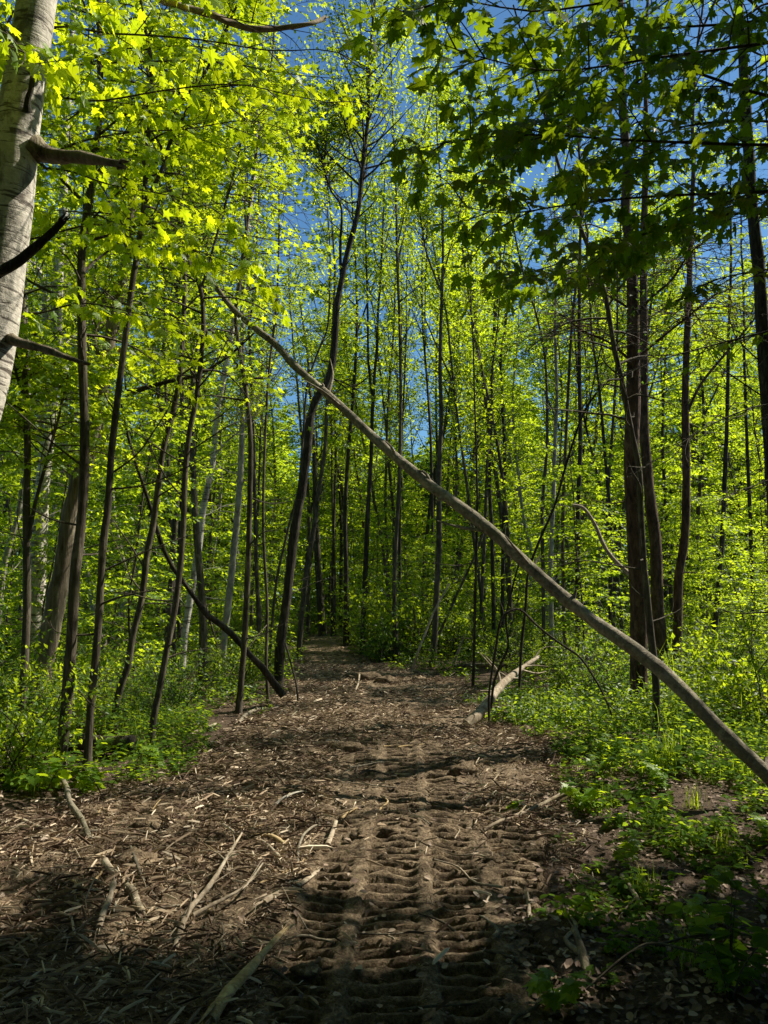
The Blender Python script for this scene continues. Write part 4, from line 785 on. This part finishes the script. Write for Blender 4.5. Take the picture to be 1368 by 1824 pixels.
# wood chips, shreds and fibres on the track
CHIP = (np.array([(0, -.1, 0), (0, .1, 0), (.3, .14, 0), (.3, -.14, 0), (.8, .10, 0), (.8, -.12, 0), (1, .02, 0), (.04, -.06, .07), (.04, .06, .07), (.3, .09, .1), (.3, -.09, .1), (.8, .06, .08), (.8, -.07, .08)]),
        [(7, 10, 9, 8), (10, 12, 11, 9), (12, 6, 11), (0, 3, 10, 7), (3, 5, 12, 10), (5, 6, 12), (1, 8, 9, 2), (2, 9, 11, 4), (4, 11, 6), (0, 7, 8, 1)])
def chips(n, y0, y1, l0, l1, ws, r, b, lift=.006, tilt=.12):
    y = y0 * (y1 / y0) ** r.random(n); x = r.uniform(-3.2, 2.2, n); m = track_mask(x, y)
    xs = x - 0.012 * (y - 3.5); lane = (xs > -.46) & (xs < np.where(y < 5.5, 1.02, .6)) & (y < 8.5)
    ok = (m > -.25) & ~(lane & (r.random(n) < (.93 if l1 > .07 else .62))) & (r.random(n) < np.clip((y - 1.2) / 4.5, .2 if l1 > .1 else .8, 1)) & (fbm(x * 1.2 + 30, y * 1.2, 4) + .12 * (x < -.3) > .31 + .2 * r.random(n)); x, y = x[ok], y[ok]; n = len(x)
    z = np.maximum(zt(x, y), zg(x, y)) + lift * r.random(n); az = r.normal(size=n) * 1.1 + np.where(r.random(n) < .5, 0.2, math.pi)
    b.leaves(np.stack([x, y, z], -1), np.stack([np.cos(az), np.sin(az), r.normal(size=n) * tilt], -1), np.array([0, 0, 1.]) + r.normal(size=(n, 3)) * .3, l0 + (l1 - l0) * r.random(n) ** 2.5, CHIP, 0, ws)
b = MB(); chips(16000, 2.3, 20, .010, .045, .6, r, b, .02); chips(26000, 2.6, 22, .03, .15, .20, r, b, .035, .2); chips(130000, 2.3, 18, .02, .13, .085, r, b, .05, .3); chips(900, 2.3, 16, .06, .22, .4, r, b, .03, .1); chips(60000, 2.3, 16, .008, .04, .3, r, b, .03, .4)
tag(link('wood_chips', b.mesh('wood_chips', [M['chip']], False)), 'shredded wood chips and fibres strewn over the churned track', 'wood chips', kind='stuff')

# ------------------------------------------------------------------ sticks and logs on the ground
def ground_stick(name, label, pts, w0, w1, mat='dead', lift=.02, sides=9, lump=.3, group=None, cat='stick', flat=1.0, jag=0, seed=1, twigs=0):
    W = []
    for i, p in enumerate(pts):
        g = gnd(p[0], p[1]); zz = float(max(zt(np.float64(g[0]), np.float64(g[1])), base_h(g[0], g[1]) - .03)); g = gnd(p[0], p[1], zz); g[2] = zz + lift + (p[2] if len(p) > 2 else 0); W.append(g)
    W = np.array(W); n = max(8, len(W) * 5); P = spline(W, n); rad = np.linspace(w0, w1, n) / 2 * P[:, 1] / F * .8; P[:, 2] += rad * .45 - .004
    b = MB(); r = np.random.default_rng(seed); V, Fc = tube(P, rad, sides, lump)
    if flat != 1.0: c = np.repeat(P, sides, 0); V[:, 2] = c[:, 2] + (V[:, 2] - c[:, 2]) * flat
    b.add(V, Fc)
    for off in (0, (n - 1) * sides): b.add(V[off:off + sides], np.arange(sides)[None, ::(-1 if off == 0 else 1)])
    for k in range(jag):
        e = -1 if k % 2 else 0; td = unit(P[-1] - P[-2]) if e else unit(P[0] - P[1]); R_ = rad[e]; o_ = r.normal(size=3) * R_ * .55; L = R_ * r.uniform(1.5, 5)
        b.tube(np.array([P[e] + o_ - td * R_, P[e] + o_ + td * L + r.normal(size=3) * R_ * .3]), [R_ * .35, R_ * .04], 5)
    for k in range(twigs):
        i = int(r.uniform(.2, .95) * (n - 1)); d = unit(unit(P[i] - P[i - 1]) + np.array([r.normal() * .7, r.normal() * .7, r.uniform(0, .35)])); L = r.uniform(.05, .3)
        b.tube(spline([P[i], P[i] + d * L * .5, P[i] + (d + r.normal(size=3) * .25) * L], 5), np.linspace(rad[i] * .5, rad[i] * .12, 5), 5)
    o = link(name, b.mesh(name, [M[mat]], True, W[0]), tuple(W[0])); return tag(o, label, cat, group)
GS = ground_stick
GS('splintered_log', 'torn yellow splintered log end in the bottom foreground', [(372, 1832, .0), (402, 1796, .02), (435, 1765, .04), (470, 1732, .06), (505, 1700, .08)], 34, 10, 'splinter', .02, 12, .45, cat='log', jag=14, flat=.7)
GS('broken_plank', 'grey slab of split wood lying left of the tread marks', [(468, 1616), (500, 1598), (535, 1582), (566, 1564, .02)], 19, 10, 'dead', .02, 8, .3, cat='wood', flat=.45, jag=6)
GS('dead_branch', 'forked grey branch sprawling in the shaded left foreground', [(311, 1700), (322, 1665), (336, 1641, .03), (360, 1620, .05), (382, 1600, .08), (405, 1565, .1), (430, 1525, .12)], 14, 4, 'dead', .02, twigs=5, jag=4)
GS('dead_branch', 'long thin fork lying right of the grey forked branch', [(343, 1646, .02), (378, 1630, .03), (413, 1615, .04), (440, 1595, .04), (468, 1563, .06)], 9, 3, 'dead', twigs=4)
GS('branch_stub', 'pale rounded branch stub standing among the shreds at left', [(175, 1662), (182, 1640), (194, 1622, .03), (202, 1598, .05)], 15, 11, 'dead', jag=4)
GS('branch_stub', 'reddish torn root piece right of the pale stub', [(226, 1588), (236, 1605, .02), (246, 1622), (254, 1636)], 22, 16, 'snag', jag=8)
GS('stick', 'straight brown stick pointing down toward the pale stub', [(232, 1530, .05), (240, 1550, .04), (254, 1580, .02), (276, 1607)], 7, 8, 'twig')
GS('branch_stub', 'short sawn log piece half buried at left', [(186, 1545, .01), (196, 1556), (208, 1566)], 18, 16, 'dead', flat=.8)
GS('root', 'bent mossy root curving out of the left verge', [(100, 1385), (106, 1400, .06), (117, 1430, .09), (124, 1455, .07), (144, 1476, .04), (160, 1503)], 10, 13, 'bark_log', .02, 12, cat='root')
GS('wood_chunk', 'upright pale chip standing beside the curved stick', [(598, 1482, .05), (592, 1495, .02), (583, 1511)], 9, 13, 'dead', cat='wood', flat=.6)
GS('stick', 'curved hooked stick left of the pale chunk', [(579, 1480), (563, 1484, .03), (549, 1498, .05), (538, 1512, .05), (531, 1530, .03), (531, 1550)], 5, 6, 'bark_log')
GS('stick', 'split pale stake lying flat in the heap at mid left', [(457, 1493), (482, 1500, .02), (510, 1511)], 9, 12, 'splinter', flat=.6, jag=4)
GS('stick', 'brown stick under the split pale stake', [(460, 1500), (480, 1520, .02), (510, 1547)], 6, 8, 'dead', jag=3)
GS('stick', 'short white peeled stick left of the heap', [(449, 1532, .03), (458, 1546), (482, 1549)], 5, 8, 'dead')
GS('bark_strip', 'white strip of peeled bark lying on the sunlit shreds', [(492, 1438), (508, 1430, .02), (528, 1421, .02), (552, 1412)], 11, 4, 'bark_pale', cat='bark', flat=.4, jag=3)
GS('dead_branch', 'long pale bare branch lying across the right side of the track', [(862, 1484), (890, 1474, .02), (935, 1462, .04), (975, 1450, .07), (1022, 1436, .12)], 7, 8, 'dead', .02, twigs=2, jag=3)
GS('stick', 'brown stick slanting down to the pale crossbar at right', [(1108, 1590, .07), (1130, 1612, .04), (1150, 1634)], 10, 10, 'dead')
GS('stick', 'pale horizontal stick at right below the slanting one', [(1084, 1634), (1130, 1636, .01), (1176, 1635)], 7, 7, 'dead', jag=4)
GS('stick', 'short pale sliver propped on the horizontal stick', [(1100, 1648), (1115, 1636, .03), (1131, 1621, .04)], 5, 4, 'dead')
GS('root_stub', 'jagged upright root stub in the lower right shade', [(1052, 1782, -.02), (1042, 1745, .05), (1030, 1718, .09), (1024, 1706, .1)], 22, 14, 'snag', cat='root', jag=8)
GS('branch_stub', 'small splintered peg beside the right tread marks', [(938, 1607, .03), (942, 1624, .01), (943, 1641)], 8, 9, 'dead', jag=4)
GS('stick', 'tiny white sliver near the right tread marks', [(1011, 1666), (1018, 1658, .01), (1027, 1651)], 6, 4, 'dead')
GS('stick', 'dark stick slanting under the splintered log', [(483, 1747, .03), (508, 1760, .02), (540, 1782), (572, 1808)], 7, 6, 'bark_grey')
GS('thin_branch', 'long thin branch running across the bottom right corner', [(1040, 1788, .02), (1124, 1765, .12), (1171, 1762, .15), (1255, 1772, .13), (1400, 1782, .1)], 4, 7, 'twig', .03, cat='branch', twigs=5)
GS('thin_branch', 'thin branch forking up to the right edge in the lower right', [(1171, 1762, .14), (1200, 1752, .14), (1233, 1743, .14), (1300, 1738, .14), (1400, 1732, .12)], 5, 6, 'twig', .03, cat='branch', twigs=3)
GS('stick', 'thin dark stick lying above the corner branches', [(1100, 1715), (1150, 1706, .02), (1200, 1698, .02), (1236, 1690)], 5, 4, 'bark_grey')
GS('stick', 'thick pale forked stick poking in at the left edge', [(-30, 1410, .05), (0, 1393, .12), (20, 1372, .2), (42, 1350, .28)], 12, 9, 'dead', .02)
GS('stick', 'bleached stick lying in the leaves at the left edge', [(-20, 1480), (30, 1470, .02), (70, 1482, .01), (110, 1492)], 10, 8, 'dead', flat=.6)
GS('stick', 'pale stick on the verge near the thin grey stem', [(330, 1318), (352, 1310, .03), (385, 1301, .05)], 6, 7, 'dead', jag=3)
GS('stick', 'weathered stick at the edge of the verge under the dark tree', [(425, 1292), (440, 1281, .04), (458, 1274, .05)], 9, 8, 'bark_log')
GS('stick', 'pale stick standing from the rubble in the middle of the track', [(632, 1236), (638, 1226, .06), (640, 1216, .12)], 4, 4, 'dead')
R3 = random.Random(11)
for i in range(95):
    y = 2.9 * (12 / 2.9) ** R3.random(); x = R3.gauss(-.9, .9) if i % 3 else R3.uniform(-.55, .6) * y
    p = (684 + F * x / y * .98, 0); L = R3.uniform(.15, .55); a = R3.uniform(0, 3.14); pts = []
    for q in (-.5, -.17, .17, .5):
        X, Y = x + q * L * math.cos(a) + R3.gauss(0, .018), y + q * L * math.sin(a) + R3.gauss(0, .018)
        zz = float(max(zt(np.float64(X), np.float64(Y)), zg(np.float64(X), np.float64(Y)))); pts.append((X, Y, zz))
    hi = max(p_[2] for p_ in pts); P = np.array([(p_[0], p_[1], (p_[2] + hi) / 2 + .012) for p_ in pts]); r0 = R3.uniform(.004, .013)
    P = spline(P, 10); b = MB(); b.tube(P, np.linspace(r0, r0 * .5, 10), 7, 0, .3)
    mt = R3.choice(['dead', 'bark_grey', 'splinter', 'dead', 'bark_log']); adj = {'dead': 'bleached', 'bark_grey': 'brown', 'splinter': 'yellowish', 'bark_log': 'mossy grey'}[mt]
    zone = 'in the near foreground' if y < 5 else ('on the sunlit stretch of track' if y < 8 else 'far down the track')
    lab = f'small {adj} loose stick lying {zone}'
    tag(link('stick', b.mesh('stick', [M[mt]], True, P[0]), tuple(P[0])), lab, 'stick', lab + ' (several)')
# clods of churned earth
for i, (px, py, s_) in enumerate([(620, 1345, .11), (640, 1350, .08), (821, 1385, .10), (832, 1378, .07), (590, 1338, .07), (655, 1212, .20), (690, 1216, .16), (630, 1208, .14), (745, 1212, .12), (560, 1210, .1), (700, 1495, .06), (880, 1540, .05), (715, 1700, .04), (545, 1730, .045), (300, 1372, .09), (265, 1480, .08), (640, 1500, .05), (770, 1500, .05), (930, 1600, .06), (1000, 1590, .09), (240, 1545, .1), (160, 1600, .06), (960, 1310, .09), (550, 1350, .08)]):
    g = gnd(px, py); r = np.random.default_rng(900 + i); nu, nv = 18, 11; th = np.linspace(0, 2 * math.pi, nu, endpoint=False); ph = np.linspace(.02, math.pi - .02, nv)
    TT, PH = np.meshgrid(th, ph); D = np.stack([np.cos(TT) * np.sin(PH), np.sin(TT) * np.sin(PH), np.cos(PH)], -1).reshape(-1, 3)
    nzv = vn(D[:, 0] * 2.4 + i * 3.3 + 9, D[:, 1] * 2.4 + D[:, 2] * 1.7) + .5 * vn(D[:, 0] * 6 + i, D[:, 2] * 6 + D[:, 1] * 4)
    V = D * (s_ * (.55 + .65 * nzv))[:, None] * np.array([1.25, .9, .62])
    ii = np.arange(nv - 1)[:, None] * nu; jj = np.arange(nu)[None, :]; j2 = (jj + 1) % nu
    b = MB(); b.add(V, np.stack([ii + jj, ii + nu + jj, ii + nu + j2, ii + j2], -1).reshape(-1, 4))
    z0 = float(zt(np.float64(g[0]), np.float64(g[1]))); wh = 'in the shaded foreground' if py > 1470 else ('in the sunlit middle of the track' if py > 1250 else 'where the track narrows')
    lab = 'crumbly dark clod of churned earth ' + wh
    tag(link('dirt_clod', b.mesh('dirt_clod', [M['track']], True), (g[0], g[1], z0 + s_ * .12)), lab, 'clod', lab + ' (several)')

# ------------------------------------------------------------------ individual herbs and grass tufts
def herb(seed, H, nst, ls, mat='herb', tm=OVAL):
    r = np.random.default_rng(seed); b = MB(); f = MB(); A, B, C = [], [], []
    for k in range(nst):
        az = r.random() * 6.28; d = unit(np.array([math.cos(az) * .45, math.sin(az) * .45, 1])); P = spline([np.zeros(3), d * H * .5, d * H + np.array([math.cos(az), math.sin(az), -.2]) * H * .15], 6) * r.uniform(.6, 1.1)
        b.tube(P, np.linspace(.003, .0012, 6), 4)
        for i in range(2, 6):
            for q in range(3 if i == 5 else 2):
                a2 = r.random() * 6.28; A.append(P[i]); B.append(np.array([math.cos(a2), math.sin(a2), r.normal() * .2])); C.append(np.array([0, 0, 1.]) + r.normal(size=3) * .3)
    f.leaves(np.array(A), np.array(B), np.array(C), ls * r.uniform(.6, 1.2, len(A)), tm, 0, 1.15)
    return b.mesh('stem', [M['twig']], True), f.mesh('foliage', [M[mat]], False)
HERBS = [herb(400, .28, 5, .075, 'leaf'), herb(401, .20, 4, .06, 'herb'), herb(402, .34, 6, .065, 'herb'), herb(403, .16, 3, .09, 'leaf'), herb(404, .3, 3, .085, 'maple', MAPLE)]
HN = ['broad-leaved', 'small-leaved', 'many-stemmed', 'low rosetted', 'maple-leaved']
R4 = random.Random(8)
for i in range(90):
    if i < 52: px, py = R4.uniform(985, 1400), 1350 + 440 * R4.random() ** 1.9
    else: px, py = R4.uniform(-30, 400), R4.uniform(1330, 1425)
    g = gnd(px, py)
    if in_track(g[0], g[1], .0): continue
    k = R4.randrange(5); zone = 'on the left verge' if px < 600 else ('in the sunlit right verge' if py < 1480 else 'on the shaded floor at lower right')
    lab = f'{HN[k]} green seedling {zone}'; s_ = R4.uniform(.6, 1.25) * (.72 if py > 1480 else 1)
    place('seedling', HERBS[k], g[0], g[1], (s_, s_), R4.random() * 6.28, lab, 'plant', lab + ' (several)', ('stem', 'foliage'))
for px, py, s_, k, lab in [(910, 1440, .6, 3, 'lone bright green seedling growing on the bare track'), (1040, 1435, 1.2, 4, 'tall yellow-green seedling at the right track edge beside the pale branch'), (75, 1425, 1.6, 0, 'large-leaved plant under the front stems at left'), (1250, 1745, 1.2, 0, 'dark leafy plant in the bottom right shade'), (990, 1790, .9, 4, 'drooping green leaves at the bottom edge right of the track'), (1300, 1790, 1.3, 2, 'leafy plant at the bottom right corner')]:
    g = gnd(px, py); place('seedling', HERBS[k], g[0], g[1], (s_, s_), px, lab, 'plant', None, ('stem', 'foliage'))
def tuft(seed, n, H):
    r = np.random.default_rng(seed); b = MB(); az = r.random(n) * 6.28; t = r.uniform(.1, 1.0, n)
    b.leaves(np.stack([r.normal(size=n) * .035, r.normal(size=n) * .035, np.full(n, -.01)], -1), np.stack([np.cos(az) * t, np.sin(az) * t, np.ones(n)], -1), np.stack([np.cos(az), np.sin(az), np.full(n, -.1)], -1) * -1, H * r.uniform(.35, 1.1, n), BLADE, 0, .55)
    return b.mesh('grass_tuft', [M['leaf']], False)
TU = [tuft(500, 120, .34), tuft(501, 55, .20)]
for i, (px, py, s_, k, lab) in enumerate([(1195, 1385, 1.1, 0, 'tall upright grass tuft in the sun below the leaning trunk'), (1165, 1395, .8, 0, 'shorter grass tuft just left of the tall sunlit one'), (1290, 1520, .9, 1, 'arching grass tuft on the shaded right floor'), (1235, 1450, 1, 1, 'grass tuft in the sunlit right verge below the tall tuft'), (1145, 1590, .9, 1, 'small grass tuft beside the slanting brown stick'), (1320, 1400, .8, 1, 'grass tuft near the right edge under the leaning trunk'), (1235, 1730, .9, 1, 'fine grass tuft in the lower right shade'), (30, 1330, 1.1, 0, 'grass tuft between the front stems at left')]):
    g = gnd(px, py); o = link('grass_tuft', TU[k], (g[0], g[1], gz(g[0], g[1]))); o.scale = (s_, s_, s_); o.rotation_euler = (0, 0, i); tag(o, lab, 'grass')
